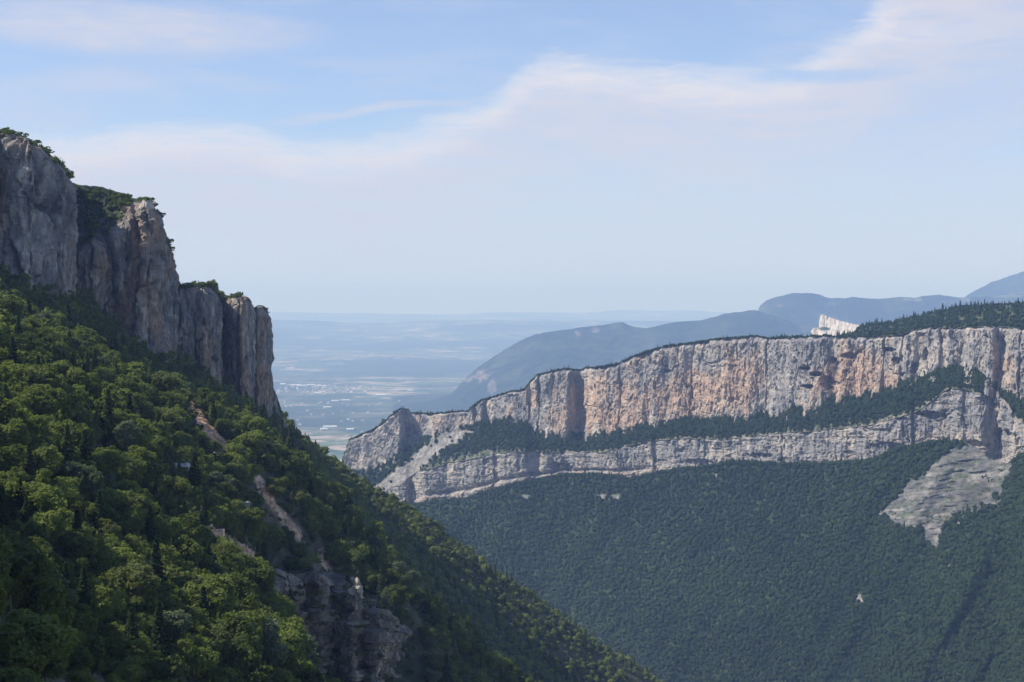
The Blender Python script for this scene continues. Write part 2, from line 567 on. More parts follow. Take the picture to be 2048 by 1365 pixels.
def wall(name, stn, seed, warm=0.45, amp=1.0, cap_dy=30.0, ncol=260, nrow=110, strata=0.0, label=None, cat=None, deep=70, capveg=True, kind=None):
    """a cliff with a worn top: stations are (px, distance, base py, rim py[, back px, back py])"""
    a = np.array([q[:4] for q in stn], float)
    bk = np.array([(q[4], q[5]) if len(q) > 5 else (q[0] - 2, q[3] - 3) for q in stn], float)
    seg = np.r_[0, np.cumsum(np.hypot(np.diff(a[:, 0] * a[:, 1] / F), np.diff(a[:, 1])) + 1e-6)]
    t = np.linspace(0, seg[-1], ncol)
    px, Yd, bp, rp = [np.interp(t, seg, a[:, i]) for i in range(4)]
    n = max(3, ncol // 40) | 1
    ker = np.hanning(n + 2)[1:-1]
    ker /= ker.sum()
    sm = lambda v: np.convolve(np.pad(v, n // 2, mode='edge'), ker, 'valid')
    px, Yd = sm(px), sm(Yd)
    bx, by = np.interp(t, seg, bk[:, 0]), np.interp(t, seg, bk[:, 1])
    x = (px - 1024) * Yd / F
    tx, ty = np.gradient(x), np.gradient(Yd)
    L = np.hypot(tx, ty) + 1e-9
    nx, ny = ty / L, -tx / L                      # outward: right hand side of the walk
    v = np.linspace(0, 1, nrow)[:, None]
    zb = (EY - (bp + deep)) * Yd / F
    zt = (EY - rp) * Yd / F
    z = zb + (zt - zb) * v + x * 0
    S = t[None, :] + 0 * v
    d = 2.1 * ridged(S / 13, z / 70, 0, seed, 3) + 1.5 * fbm(S / 6, z / 24, 0, seed + 3, 4) + 0.75 * fbm(S / 2.0, z / 5, 0, seed + 7, 3)
    ck = np.maximum(cracks(S, z, 9, 90, seed + 21), 0.7 * cracks(S, z, 4.2, 30, seed + 23, 0.08))
    if not strata:
        d += 0.7 * blocks(S, z, 4.5, 11, seed + 60) + 0.38 * blocks(S, z, 1.8, 3.6, seed + 66) - 2.2 * ck
    if strata:
        zz = z + 0.12 * S
        d = 2.2 * fbm(S / 9, z / 40, 0, seed, 3) + 0.3 * d
        rw = np.floor(zz / 3.4 + 0.3 * vnoise(S / 14, zz / 9, 0, 4))
        d += strata * (1.5 * (_hash(rw, rw * 0, rw * 0, 9) * 2 - 1) + 1.0 * blocks(S, zz, 7, 3.4, 31) + 0.45 * blocks(S, zz, 2.4, 1.3, 41)) - 1.8 * ck
    d = d * amp + 1.2 * (1 - v) ** 2 - 2.6 * amp * sstep(0.90, 1.0, v) ** 2
    PW = np.stack([x + nx * d, Yd + ny * d, z], -1)
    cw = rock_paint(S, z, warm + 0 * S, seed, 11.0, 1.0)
    cw = lerp3(cw, DARK * 0.55, ck * 0.85)
    cw = cw * (1 + 0.22 * blocks(S, z, 2.2, 5, seed + 71))[..., None]
    if strata:
        cw = cw * np.array((1.06, 1.0, 0.88))
    # top: from the rim back, then down behind
    rows, cols_ = [], []
    e = PW[-1]
    bY = Yd + cap_dy
    B = np.stack([(bx - 1024) * bY / F, bY, (EY - by) * bY / F], -1)
    for q in np.linspace(0, 1, 16)[1:]:
        r = e * (1 - q) + B * q
        r = r.copy()
        r[:, 2] += 0.9 * fbm(r[:, 0] / 4, r[:, 1] / 4, 0, seed + 40, 3) * (0.3 + math.sin(q * math.pi)) * amp
        rows.append(r)
        g = sstep(0.0, 0.25, q + 0.25 * vnoise(r[:, 0] / 3, r[:, 1] / 3, 0, 77)) if capveg else np.zeros(ncol)
        cols_.append(lerp3(GREY * 1.1, (0.045, 0.06, 0.028), g))
    for q in (0.25, 0.6, 1.0):
        r = rows[14] + np.array((0, 1.0, 0)) * 22 * q
        r = r.copy()
        r[:, 2] = rows[14][:, 2] * (1 - q) + (zb - 20) * q
        rows.append(r)
        cols_.append(np.tile(GREY, (ncol, 1)))
    PA = np.concatenate([PW, np.array(rows)], 0)
    CA = np.concatenate([cw, np.array(cols_)], 0)
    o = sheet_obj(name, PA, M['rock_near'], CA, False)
    if kind:
        tag(o, kind=kind)
    else:
        tag(o, label, cat)
    cap = np.concatenate([PW[-1:], np.array(rows[:15])], 0)
    return o, cap


CAPS = []
o, cap = wall('rock_pillar', [(-470, 606, 470, 0), (-425, 600, 470, 20), (-390, 612, 470, 50), (-330, 640, 470, 130), (-80, 665, 480, 232), (-6, 690, 495, 262), (4, 702, 500, 268), (12, 692, 505, 270), (40, 690, 515, 275), (62, 690, 522, 283), (90, 698, 535, 303), (112, 706, 545, 322), (128, 712, 550, 338), (134, 728, 550, 350), (136, 770, 550, 360), (118, 830, 550, 355)],  # leftmost stations are out of view, added and raised to shade the slope
              101, 0.52, 1.25, 35, 420, 120, label='broad grey rock wall with bushes on its sloping rim, leftmost and highest of the cliffs', cat='rock pillar')
CAPS.append((cap, 0))
o, cap = wall('rock_pillar', [(128, 775, 540, 505, 134, 366), (160, 778, 560, 500, 138, 364), (185, 775, 590, 488, 165, 370), (215, 785, 620, 468, 195, 374), (245, 790, 650, 448, 225, 380), (266, 793, 665, 418, 250, 388), (274, 800, 670, 408, 262, 395), (280, 792, 675, 403), (292, 788, 685, 400), (304, 790, 692, 405), (312, 800, 700, 420), (321, 806, 704, 440), (327, 815, 706, 472), (338, 824, 708, 490), (344, 845, 710, 512), (345, 900, 710, 535), (330, 960, 710, 540)],
              203, 0.56, 1.45, 45, 460, 130, label='large rock pillar with a pale knob on top and a bushy green slope behind it', cat='rock pillar')
CAPS.append((cap, 1))
P2 = o
o, cap = wall('rock_pillar', [(338, 1010, 700, 600), (346, 1000, 700, 592), (352, 975, 700, 586), (355, 926, 705, 580), (380, 928, 722, 576), (396, 936, 730, 575), (404, 930, 734, 575), (420, 936, 740, 577), (431, 945, 745, 582), (437, 965, 748, 590), (439, 1000, 748, 600), (428, 1040, 748, 605)],
              307, 0.5, 1.0, 28, 300, 100, label='blocky rock pillar with a flat top covered in green bushes, third from the left', cat='rock pillar')
CAPS.append((cap, 2))
o, cap = wall('rock_pillar', [(432, 1030, 752, 612), (440, 1010, 755, 604), (455, 992, 762, 598), (470, 976, 770, 596), (476, 978, 774, 596), (484, 970, 778, 594), (498, 980, 782, 598), (505, 996, 785, 606), (507, 1030, 785, 615), (498, 1060, 785, 620)],
              411, 0.62, 0.9, 22, 240, 100, label='pale topped rock pillar capped by one small bush, fourth from the left', cat='rock pillar')
CAPS.append((cap, 3))
o, cap = wall('rock_pillar', [(498, 1040, 785, 632), (503, 1020, 788, 622), (516, 1014, 795, 615), (528, 1018, 800, 615), (536, 1028, 803, 620), (539, 1055, 803, 630), (532, 1080, 803, 640)],
              512, 0.66, 0.8, 18, 180, 100, label='narrow rock pillar at the right hand end of the row, against the blue plain', cat='rock pillar')
CAPS.append((cap, 4))
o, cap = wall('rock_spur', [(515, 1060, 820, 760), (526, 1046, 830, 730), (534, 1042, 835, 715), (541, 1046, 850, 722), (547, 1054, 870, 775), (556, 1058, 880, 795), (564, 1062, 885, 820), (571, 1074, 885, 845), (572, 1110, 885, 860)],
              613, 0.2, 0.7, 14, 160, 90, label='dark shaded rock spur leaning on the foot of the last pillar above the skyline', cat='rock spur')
CAPS.append((cap, 5))
# shaded bedded wall in the gully low in the middle of the picture
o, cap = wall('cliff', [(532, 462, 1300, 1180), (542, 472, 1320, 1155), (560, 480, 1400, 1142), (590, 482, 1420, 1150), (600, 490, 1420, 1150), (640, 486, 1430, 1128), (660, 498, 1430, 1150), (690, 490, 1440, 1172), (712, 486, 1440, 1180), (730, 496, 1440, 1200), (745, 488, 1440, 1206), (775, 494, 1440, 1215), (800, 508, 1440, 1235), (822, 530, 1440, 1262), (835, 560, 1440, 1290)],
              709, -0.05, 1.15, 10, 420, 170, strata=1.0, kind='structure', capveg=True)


def lump(name, px, py, Y, wpx, hpx, seed, colr, mat, tall=True, sub=4):
    """a free-standing irregular rock: base centre at the given spot"""
    import bmesh
    bm = bmesh.new()
    bmesh.ops.create_icosphere(bm, subdivisions=sub, radius=1.0)
    v = np.array([q.co[:] for q in bm.verts])
    f = np.array([[q.index for q in fc.verts] for fc in bm.faces])
    bm.free()
    wd, ht = wpx * Y / F / 2, hpx * Y / F / 2
    n = fbm(v[:, 0] * 1.7 + seed, v[:, 1] * 1.7, v[:, 2] * 1.7 + 0.01, seed, 4)
    v = v * (1 + 0.38 * n)[:, None]
    if tall:
        zz = v[:, 2]
        rw = np.floor(zz * 4.4 + 0.2 * n)
        ring = 0.70 + 0.6 * _hash(rw, rw * 0, rw * 0, seed + 3)
        tp = 1.0 - 0.55 * (zz + 1) / 2
        v[:, 0] *= ring * tp
        v[:, 1] *= ring * tp
    v = v * np.array((wd, wd, ht))
    v[:, 2] += ht * 0.8
    me = make_mesh(name, v, f, np.clip(np.array(colr) * (1 + 0.25 * n)[:, None], 0, 1))
    x, _, z = W(px, py, Y)
    return link(name, me, mat, None, (float(x), Y, float(z)))


kn = lump('knob', 294, 452, 791, 34, 62, 44, (0.50, 0.45, 0.38), M['rock_near'])
kn.parent = P2
kn['label'] = 'pale sunlit knob of bare rock'
tag(lump('rock_pinnacle', 715, 1192, 479, 25, 40, 5, (0.42, 0.36, 0.28), M['rock_near']), 'small sunlit pale rock pinnacle standing on the edge of the dark bedded wall', 'rock pinnacle')
for q, (px, Yd, wp, hp, lb) in enumerate([
        (8, 500, 34, 20, 'pale rock outcrop poking out of the trees at the left edge below the high cliffs'),
        (100, 430, 26, 22, 'small grey rock outcrop among trees on the upper left slope'),
        (272, 420, 30, 36, 'narrow grey rock outcrop among trees left of the bare track'),
        (360, 425, 42, 34, 'pale tan rock outcrop at the head of the lower bare gully'),
        (470, 440, 60, 40, 'dark rock outcrop with dry grass beside the lower bare gully'),
        (313, 505, 22, 10, 'small white boulder in the trees just under the shaded cliffs'),
        (430, 500, 20, 10, 'small ochre boulder beside the upper end of the bare track'),
        (45, 205, 60, 40, 'dim rock outcrop in deep shade at the bottom left corner')]):
    z = float(near_z(px, Yd))
    py = EY - z / Yd * F
    rc = (0.5, 0.46, 0.4) if q != 4 else (0.2, 0.19, 0.17)
    tag(lump('rock_outcrop', px, py + 2, Yd, wp, hp * 1.3, 30 + q, rc, M['rock_near'], False), lb, 'rock outcrop')

# ------------------------------------------------------------------ the massif across the valley
mpx = np.arange(640, 2320, 1.3)
RIM = [(600, 985), (680, 935), (690, 908), (700, 882), (725, 870), (745, 862), (770, 845), (790, 824), (800, 820), (815, 821), (822, 828), (850, 829), (900, 826), (935, 824), (950, 812), (965, 801), (1010, 789), (1050, 779), (1062, 764), (1075, 753), (1100, 745), (1130, 741), (1160, 743), (1168, 739), (1240, 728), (1260, 718), (1290, 706), (1330, 695), (1380, 688), (1440, 680), (1510, 674), (1530, 679), (1560, 676), (1640, 674), (1740, 676), (1790, 671), (1820, 662), (1870, 656), (1990, 654), (2020, 657), (2048, 656), (2320, 640)]
UB = [(600, 1010), (690, 955), (760, 942), (800, 915), (850, 886), (900, 868), (935, 862), (985, 850), (1020, 846), (1050, 853), (1065, 868), (1080, 876), (1130, 879), (1180, 880), (1230, 872), (1300, 858), (1370, 846), (1460, 846), (1550, 833), (1650, 812), (1740, 796), (1850, 764), (1890, 748), (1915, 745), (1960, 760), (2000, 790), (2048, 812), (2120, 850), (2320, 900)]
LT = [(600, 1090), (690, 1010), (760, 990), (800, 968), (820, 952), (850, 941), (900, 926), (1000, 906), (1100, 906), (1200, 906), (1280, 886), (1370, 877), (1450, 880), (1560, 866), (1640, 862), (1740, 850), (1830, 826), (1870, 797), (1900, 777), (1930, 780), (1960, 788), (1990, 782), (2010, 800), (2030, 830), (2060, 860), (2120, 880), (2320, 930)]
LB = [(600, 1150), (690, 1050), (780, 1008), (815, 1018), (850, 1008), (930, 1001), (960, 990), (1040, 969), (1130, 953), (1200, 952), (1260, 961), (1330, 946), (1420, 936), (1460, 926), (1560, 932), (1650, 932), (1740, 925), (1790, 903), (1850, 892), (1890, 886), (1930, 890), (1960, 905), (1985, 925), (2010, 935), (2048, 912), (2090, 920), (2320, 960)]
NOTCH = [(795, 819, 44), (838, 846, 6), (945, 948, 5), (965, 970, 9), (1055, 1058, 6), (1076, 1080, 6), (1139, 1161, 27), (1238, 1241, 4), (1383, 1386, 3), (1474, 1477, 2), (1533, 1536, 4), (1765, 1768, 5), (1799, 1802, 5), (1876, 1880, 6), (1986, 1996, 14), (2038, 2042, 6)]
NOTCH2 = [(812, 822, 16), (925, 931, 5), (985, 990, 7), (1118, 1128, 8), (1302, 1308, 6), (1407, 1410, 4), (1562, 1566, 5), (1670, 1673, 3), (1743, 1746, 2), (1822, 1826, 6), (2022, 2030, 9)]
Y0 = [(600, 2960), (700, 2900), (900, 2790), (1200, 2600), (1600, 2330), (2048, 2000), (2320, 1800)]


def notches(px, L):
    d = np.zeros_like(px)
    for a, b, dy in L:
        d += dy * sstep(a, b, px) * (1 - sstep(b, b + dy * 1.2 + 14, px))
    return d


NRM = np.array((-0.74, -0.67, 0.0))
m_ = mpx
rim, ub, lt, lb = [curve(q, m_) for q in (RIM, UB, LT, LB)]
lt = lt + 2.6 * fbm(m_ / 16, 0, 0.3, 52, 4)
lb = lb + 2.0 * fbm(m_ / 20, 0, 0.3, 53, 3)
rim = rim + 1.6 * fbm(m_ / 14, 0, 0.3, 51, 3)
Yc = curve(Y0, m_)
Yup = Yc + notches(m_, NOTCH) + 14 * fbm(m_ / 70, 0.5, 0, 60, 3)
DL = (lt - ub) * Yc / F * 1.35
Ylow = Yc - DL + notches(m_, NOTCH2) + 8 * fbm(m_ / 60, 2.5, 0, 63, 3)

WARM = [(1290, 800, 150, 70, 0.55), (1450, 790, 110, 60, 0.75), (1490, 740, 60, 50, 0.5), (1700, 770, 90, 45, 0.95), (1740, 735, 60, 40, 0.6), (1670, 720, 40, 40, 0.5), (930, 850, 90, 25, 0.5), (1110, 830, 70, 60, 0.4), (1190, 790, 40, 70, 0.45), (2020, 740, 40, 60, 0.55), (1990, 700, 10, 60, 0.5), (1330, 740, 60, 40, 0.35), (1230, 850, 60, 25, 0.55), (830, 850, 14, 40, 0.4), (1400, 720, 50, 25, -0.4), (1560, 760, 60, 60, -0.55), (1600, 700, 50, 30, -0.4), (1330, 745, 25, 30, -0.5), (1720, 745, 35, 14, -0.6), (1860, 700, 90, 50, -0.15), (740, 900, 50, 50, -0.2)]
CAVES = [(1655, 765, 10, 15, 14), (1668, 720, 8, 7, 10), (1697, 712, 14, 6, 8), (1633, 748, 14, 5, 7), (1617, 773, 15, 5, 9), (1612, 737, 14, 4, 5), (1694, 744, 3, 4, 5), (942, 862, 4, 12, 8), (1465, 800, 10, 5, 3), (1780, 700, 12, 5, 5), (1795, 722, 8, 8, 5), (1830, 738, 8, 14, 5), (1335, 742, 6, 4, 3), (1850, 710, 6, 12, 4)]

nr = 150
v = np.linspace(0, 1, nr)[:, None]
py = (ub + 14) + (rim - (ub + 14)) * v
px = m_[None, :] + 0 * v
s0 = np.cumsum(np.r_[0, np.hypot(np.diff(m_ * 0.7), 0)])[None, :] + 0 * v
PU = W(px, py, Yup[None, :] + 10 * v)
z = PU[..., 2]
h01 = v
dis = 2.6 * ridged(s0 / 24, z / 150, 0, 301, 3) + 2.9 * fbm(s0 / 9, z / 60, 0, 305, 4) + 1.25 * fbm(s0 / 3.2, z / 20, 0, 309, 3) + 1.0 * fbm(s0 / 1.4, z / 4.0, 0, 313, 2)
blk = vnoise(s0 / 7.5, z / 20, 0, 331)
dis += 1.0 * np.sign(blk) * sstep(0.05, 0.2, np.abs(blk)) + 1.3 * blocks(s0 + 0 * z, z, 9, 22, 361) + 0.7 * blocks(s0 + 0 * z, z, 4, 7, 371)
ckf = np.maximum(cracks(s0 + 0 * z, z, 26, 160, 381, 0.045), 0.6 * cracks(s0 + 0 * z, z, 10, 60, 391, 0.06))
dis -= 3.5 * ckf
dis += 6 * (1 - h01) ** 3 - 4.5 * sstep(0.93, 1.0, h01) ** 2
for cx, cy, rx, ry, dd in CAVES:
    q = np.sqrt(((px - cx) / rx) ** 2 + ((py - cy) / ry) ** 2) + 0.22 * fbm(px / 6, py / 5, 0, 340, 2)
    dis -= dd * 1.7 * sstep(1.08, 0.92, q)
PU = PU + NRM * dis[..., None]
warm = np.full(px.shape, 0.30)
for cx, cy, rx, ry, a in WARM:
    warm += 0.85 * a * np.exp(-((px - cx) / rx) ** 2 - ((py - cy) / ry) ** 2)
FG, FP, FO, FD = np.array((0.27, 0.262, 0.26)), np.array((0.52, 0.46, 0.39)), np.array((0.51, 0.355, 0.255)), np.array((0.17, 0.175, 0.18))


def far_paint(s, z, px, py, warm, seed, dark=1.0):
    n = fbm(s / 15, z / 34, 0, seed, 5, 0.7) * 0.75 + fbm(s / 4, z / 40, 0, seed + 2, 3) * 0.35 + (warm - 0.5) * 1.7
    o = sstep(-0.1, 0.9, n)
    pal = sstep(-0.35, 0.7, fbm(s / 13, z / 26, 0, seed + 5, 4))
    c = lerp3(lerp3(FG, FP, pal * 0.85), FO, o * 0.9)
    st = sstep(0.15, 0.8, fbm(s / 2.6, z / 45, 0, seed + 9, 3))
    c = lerp3(c, FD, st * 0.5 * dark)
    sp = sstep(0.25, 0.7, fbm(s / 3, z / 4, 0, seed + 15, 3))
    c = lerp3(c, FD * 0.9, sp * 0.4)
    sp2 = sstep(0.3, 0.8, fbm(s / 2.2, z / 9, 0, seed + 19, 3))
    return lerp3(c, FP, sp2 * 0.45)


CU = far_paint(s0, z, px, py, warm, 401) * 0.86
CU = lerp3(CU, FD * 0.8, ckf * 0.55) * (1 + 0.10 * blocks(s0 + 0 * z, z, 5, 9, 399))[..., None]
tag(sheet_obj('cliff', PU, M['rock_far'], CU, False, True), kind='structure')

# plateau behind the rim and the wooded rise on the right
rise = curve([(600, 0), (1640, 0), (1690, 9), (1740, 24), (1800, 24), (1850, 24), (1920, 37), (1990, 43), (2048, 46), (2320, 60)], m_)
nr2 = 60
v = np.linspace(0, 1, nr2)[:, None]
e0 = PU[-1][None]
Yp = Yup + 12 + v * 420
pyp = rim - rise * sstep(0, 1, v) * 1.0 + (1 - np.minimum(rise / 20, 1)) * v * 26
PP = W(px[:1] + 0 * v, pyp, Yp)
PP[..., 2] += 2.0 * fbm(PP[..., 0] / 30, PP[..., 1] / 30, 0, 90, 3) * sstep(0.02, 0.2, v)
back = PP[-1][None] + np.array((0, 500, -500.0))
PP = np.concatenate([e0, PP, back], 0)
cg = lerp3((0.05, 0.07, 0.03), (0.10, 0.11, 0.055), sstep(-0.5, 0.5, fbm(PP[..., 0] / 15, PP[..., 1] / 15, 0, 91, 3)))
tag(sheet_obj('plateau', PP, M['far_soil'], cg, True, True), kind='structure')
PLAT = PP

# ledge between the two cliffs
nr3 = 46
v = np.linspace(0, 1, nr3)[:, None]
Yl = (Yup + 0) * (1 - v) + (Ylow + 3) * v
pyl = (ub - 6) * (1 - v) + (lt + 0) * v
LPX = px[:1] + 0 * v
PL = W(LPX, pyl, Yl)
PL[..., 2] += 1.8 * fbm(PL[..., 0] / 14, PL[..., 1] / 14, 0, 93, 4) * np.sin(v * math.pi)
SCR2 = [(905, 856), (945, 864), (915, 888), (880, 908), (840, 938), (815, 960), (790, 985), (770, 1010), (740, 1010), (735, 985), (790, 940), (845, 895)]
lscr = inpoly(LPX + 5 * vnoise(LPX / 9, pyl / 9, 0, 3), pyl, SCR2)
LEDGE = PL
gl = sstep(-0.4, 0.5, fbm(PL[..., 0] / 8, PL[..., 1] / 8, 0, 95, 4))
cl_ = lerp3((0.06, 0.075, 0.04), (0.19, 0.175, 0.14), gl * sstep(0.75, 1.0, v))
cl_ = np.where(lscr[..., None], lerp3((0.15, 0.145, 0.135), (0.27, 0.255, 0.235), sstep(-0.4, 0.5, fbm(PL[..., 0] / 3, PL[..., 1] / 3, 0, 96, 4))), cl_)
tag(sheet_obj('ledge', PL, M['far_soil'], cl_, True, False), kind='structure')

# lower cliff with its beds
nr4 = 120
v = np.linspace(0, 1, nr4)[:, None]
py = (lb + 12) + (lt - (lb + 12)) * v
px4 = m_[None, :] + 0 * v
PC = W(px4, py, Ylow[None, :] + 4 * v)
z = PC[..., 2]
zt = z - 0.10 * (m_[None, :] - 1400) * 0.7          # beds dip to the left
dis = 3.0 * ridged(s0[:nr4] / 22, z / 60, 0, 501, 3) + 2.2 * fbm(s0[:nr4] / 8, z / 22, 0, 505, 4) + 1.2 * fbm(s0[:nr4] / 2.6, z / 7, 0, 509, 3)
bed = (vnoise(zt / 6.0, s0[:nr4] / 50, 0, 521) * 1.0 + vnoise(zt / 2.4, s0[:nr4] / 25, 0, 523) * 0.7) * sstep(-0.5, 0.5, fbm(s0[:nr4] / 30, z / 20, 0, 525, 2))
dis += bed + 0.9 * blocks(s0[:nr4] + 0 * z, zt, 15, 6, 561) + 0.6 * blocks(s0[:nr4] + 0 * z, zt, 6, 2.6, 571)
ckl = np.maximum(cracks(s0[:nr4] + 0 * z, z, 24, 90, 581, 0.05), 0.6 * cracks(s0[:nr4] + 0 * z, z, 9, 30, 591, 0.06))
dis -= 2.6 * ckl
# an undercut low in the wall on its left half, with a sunlit foot
rel = (py - lt) / (lb - lt + 1e-6)
und = np.exp(-((rel - 0.74) / 0.055) ** 2) * sstep(830, 870, px4) * (1 - sstep(1230, 1330, px4))
dis -= 6.0 * und
dis += 3.0 * sstep(0.78, 0.86, rel) * (1 - sstep(1230, 1330, px4))
for cx, cy, rx, ry, dd in [(1120, 935, 24, 9, 8), (1862, 832, 24, 9, 9), (1770, 900, 35, 16, 5), (1395, 925, 26, 8, 5), (1520, 912, 28, 6, 5), (2000, 890, 38, 30, 9), (1945, 888, 22, 8, 10), (1700, 905, 10, 4, 4)]:
    q = np.sqrt(((px4 - cx) / rx) ** 2 + ((py - cy) / ry) ** 2) + 0.2 * fbm(px4 / 8, py / 6, 0, 540, 2)
    dis -= dd * sstep(1.15, 0.8, q)
dis -= 3.5 * sstep(0.94, 1.0, v) ** 2
PC = PC + NRM * dis[..., None]
wm = np.full(px4.shape, 0.08) + 0.55 * sstep(0.76, 0.84, rel) * (1 - sstep(1230, 1330, px4))
for cx, cy, rx, ry, a in [(970, 935, 40, 20, 0.35), (1760, 885, 20, 25, 0.5), (1880, 850, 60, 30, 0.35), (1920, 885, 30, 20, 0.6), (1300, 940, 60, 12, 0.45), (1690, 920, 60, 10, 0.5), (1560, 900, 30, 20, 0.25), (1850, 880, 40, 14, 0.45)]:
    wm += a * np.exp(-((px4 - cx) / rx) ** 2 - ((py - cy) / ry) ** 2)
CC = far_paint(s0[:nr4], z, px4, py, wm, 601, 0.7) * 0.84
bs = sstep(0.2, 0.8, vnoise(zt / 2.6, s0[:nr4] / 60, 0, 611))
CC = lerp3(CC, FD, np.maximum(bs * 0.22, ckl * 0.5))
o = sheet_obj('cliff', PC, M['rock_far'], CC, False, True)
tag(o, kind='structure')
LOWC = PC

# the big wooded slope under the lower cliff, down to the gorge
spx = np.arange(640, 2320, 1.9)
lbs = curve(LB, spx)
_k = np.hanning(123)[1:-1]
_k /= _k.sum()
Yls = np.interp(spx, m_, np.convolve(np.pad(Ylow, 60, mode='edge'), _k, 'valid') - 10)
u = np.concatenate([np.linspace(0, 1, 300) ** 1.0 * 480, 480 + np.linspace(0, 1, 60)[1:] ** 1.3 * 900])
XB = [(700, 2300), (880, 2050), (915, 2020), (960, 1990), (1000, 1965), (1030, 1920), (1085, 1862), (1120, 1842), (1200, 1815), (1300, 1745), (1365, 1690), (1600, 1450), (2200, 1100)]
SY = np.empty((len(u), len(spx)))
SPY = (lbs - 6)[None, :] + u[:, None]
Yr = Yls - 2
SY[0] = Yr
for i in range(1, len(u)):
    dp = u[i] - u[i - 1]
    zz = (EY - SPY[i]) / F
    kk = 1.32
    Yr = Yr - kk * Yr / F * dp / (1 - kk * zz)
    SY[i] = Yr
SX = spx[None, :] + 0 * SPY
xb = np.interp(SPY, [q[0] for q in XB], [q[1] for q in XB])
fade = sstep(8, 60, SPY - lbs[None, :])
SY = SY - 95 * sstep(-10, 120, SX - xb) * fade
_dg = SX + 0.55 * (SPY - 950)
SY += (26 * fbm(_dg / 150, SPY / 520, 0, 71, 3) + 5 * ridged(_dg / 60, SPY / 260, 0, 72, 3)) * fade
SLAB = [(1905, 900), (1935, 880), (1960, 890), (1985, 915), (2022, 930), (2000, 975), (1985, 1000), (1962, 1012), (1925, 1020), (1898, 1050), (1872, 1078), (1862, 1092), (1846, 1068), (1830, 1055), (1800, 1056), (1762, 1028), (1778, 1012), (1800, 985), (1850, 945)]
SPOTS = [[(1190, 990), (1240, 988), (1238, 1000), (1205, 998)], [(1030, 990), (1060, 990), (1058, 998), (1035, 998)], [(1708, 1188), (1722, 1190), (1732, 1210), (1715, 1208)],
         [(1840, 1100), (1848, 1098), (1844, 1112), (1836, 1122)], [(1895, 1125), (1902, 1128), (1906, 1145), (1898, 1138)], [(1925, 1020), (1936, 1015), (1920, 1052), (1912, 1048)], [(2000, 985), (2008, 985), (1995, 1030), (1990, 1025)], [(1420, 950), (1436, 948), (1434, 955), (1422, 956)]]
wob_x = SX + 11 * fbm(SX / 18, SPY / 18, 0, 81, 4)
wob_y = SPY + 9 * fbm(SX / 14, SPY / 14, 0, 82, 3)
slab = inpoly(wob_x, wob_y, SLAB)
spots = np.zeros(slab.shape, bool)
for q in SPOTS:
    spots |= inpoly(SX + 3 * vnoise(SX / 5, SPY / 5, 0, 2), SPY, q)
slabf = slab.astype(float)
PS = W(SX, SPY, SY)
zt = PS[..., 2] - 0.17 * (SX - 1900) * 0.6
bed = vnoise(zt / 2.0, SX / 40, 0, 84) * 0.75 + vnoise(zt / 1.1, SX / 20, 0, 85) * 0.5 + 0.6 * fbm(SX / 8, SPY / 8, 0, 86, 3)
bed = bed + 1.0 * blocks(SX * 0.7, zt, 22, 2.6, 595) + 0.5 * blocks(SX * 0.7, zt, 7, 1.6, 597)
PS = PS + NRM * (1.5 * bed * slabf)[..., None]
PS[..., 2] += (1 - slabf) * 1.5 * fbm(PS[..., 0] / 14, PS[..., 1] / 14, 0, 87, 3) * fade
cs = lerp3((0.024, 0.038, 0.018), (0.035, 0.052, 0.024), sstep(-0.5, 0.5, fbm(SX / 12, SPY / 12, 0, 88, 3)))
rk = lerp3((0.125, 0.125, 0.125), (0.215, 0.20, 0.18), sstep(-0.4, 0.5, fbm(SX / 20, SPY / 10, 0, 89, 4)))
rk = lerp3(rk, (0.12, 0.13, 0.10), sstep(0.1, 0.6, vnoise(zt / 1.5, SX / 50, 0, 90)) * 0.75)
rk = rk * (1 + 0.14 * blocks(SX * 0.7, zt, 16, 2.2, 599))[..., None]
rk = lerp3(rk, (0.06, 0.08, 0.04), sstep(0.25, 0.6, fbm(SX / 14, zt / 3, 0, 97, 4)) * 0.75)
cs = np.where((slab | spots)[..., None], rk * np.where(spots, 1.3, 1.0)[..., None], cs)
tag(sheet_obj('hillside', PS, M['far_soil'], cs, True, False), kind='structure')
HILL = PS

# ------------------------------------------------------------------ ridges farther away
m, k = mat_new('distant_woods')
a = k.node('ShaderNodeAttribute', attribute_name='paint')
g = k.node('ShaderNodeNewGeometry')
n = k.noise(g.outputs['Position'], 0.012, 8, 0.7)
f = k.ramp(n, 0.3, 0.7, 0.25, 0.85)
M['distant'] = finish(m, k, k.mix(1.0, a.outputs['Color'], k.comb(f, f, f), 'MULTIPLY'), 1.0)


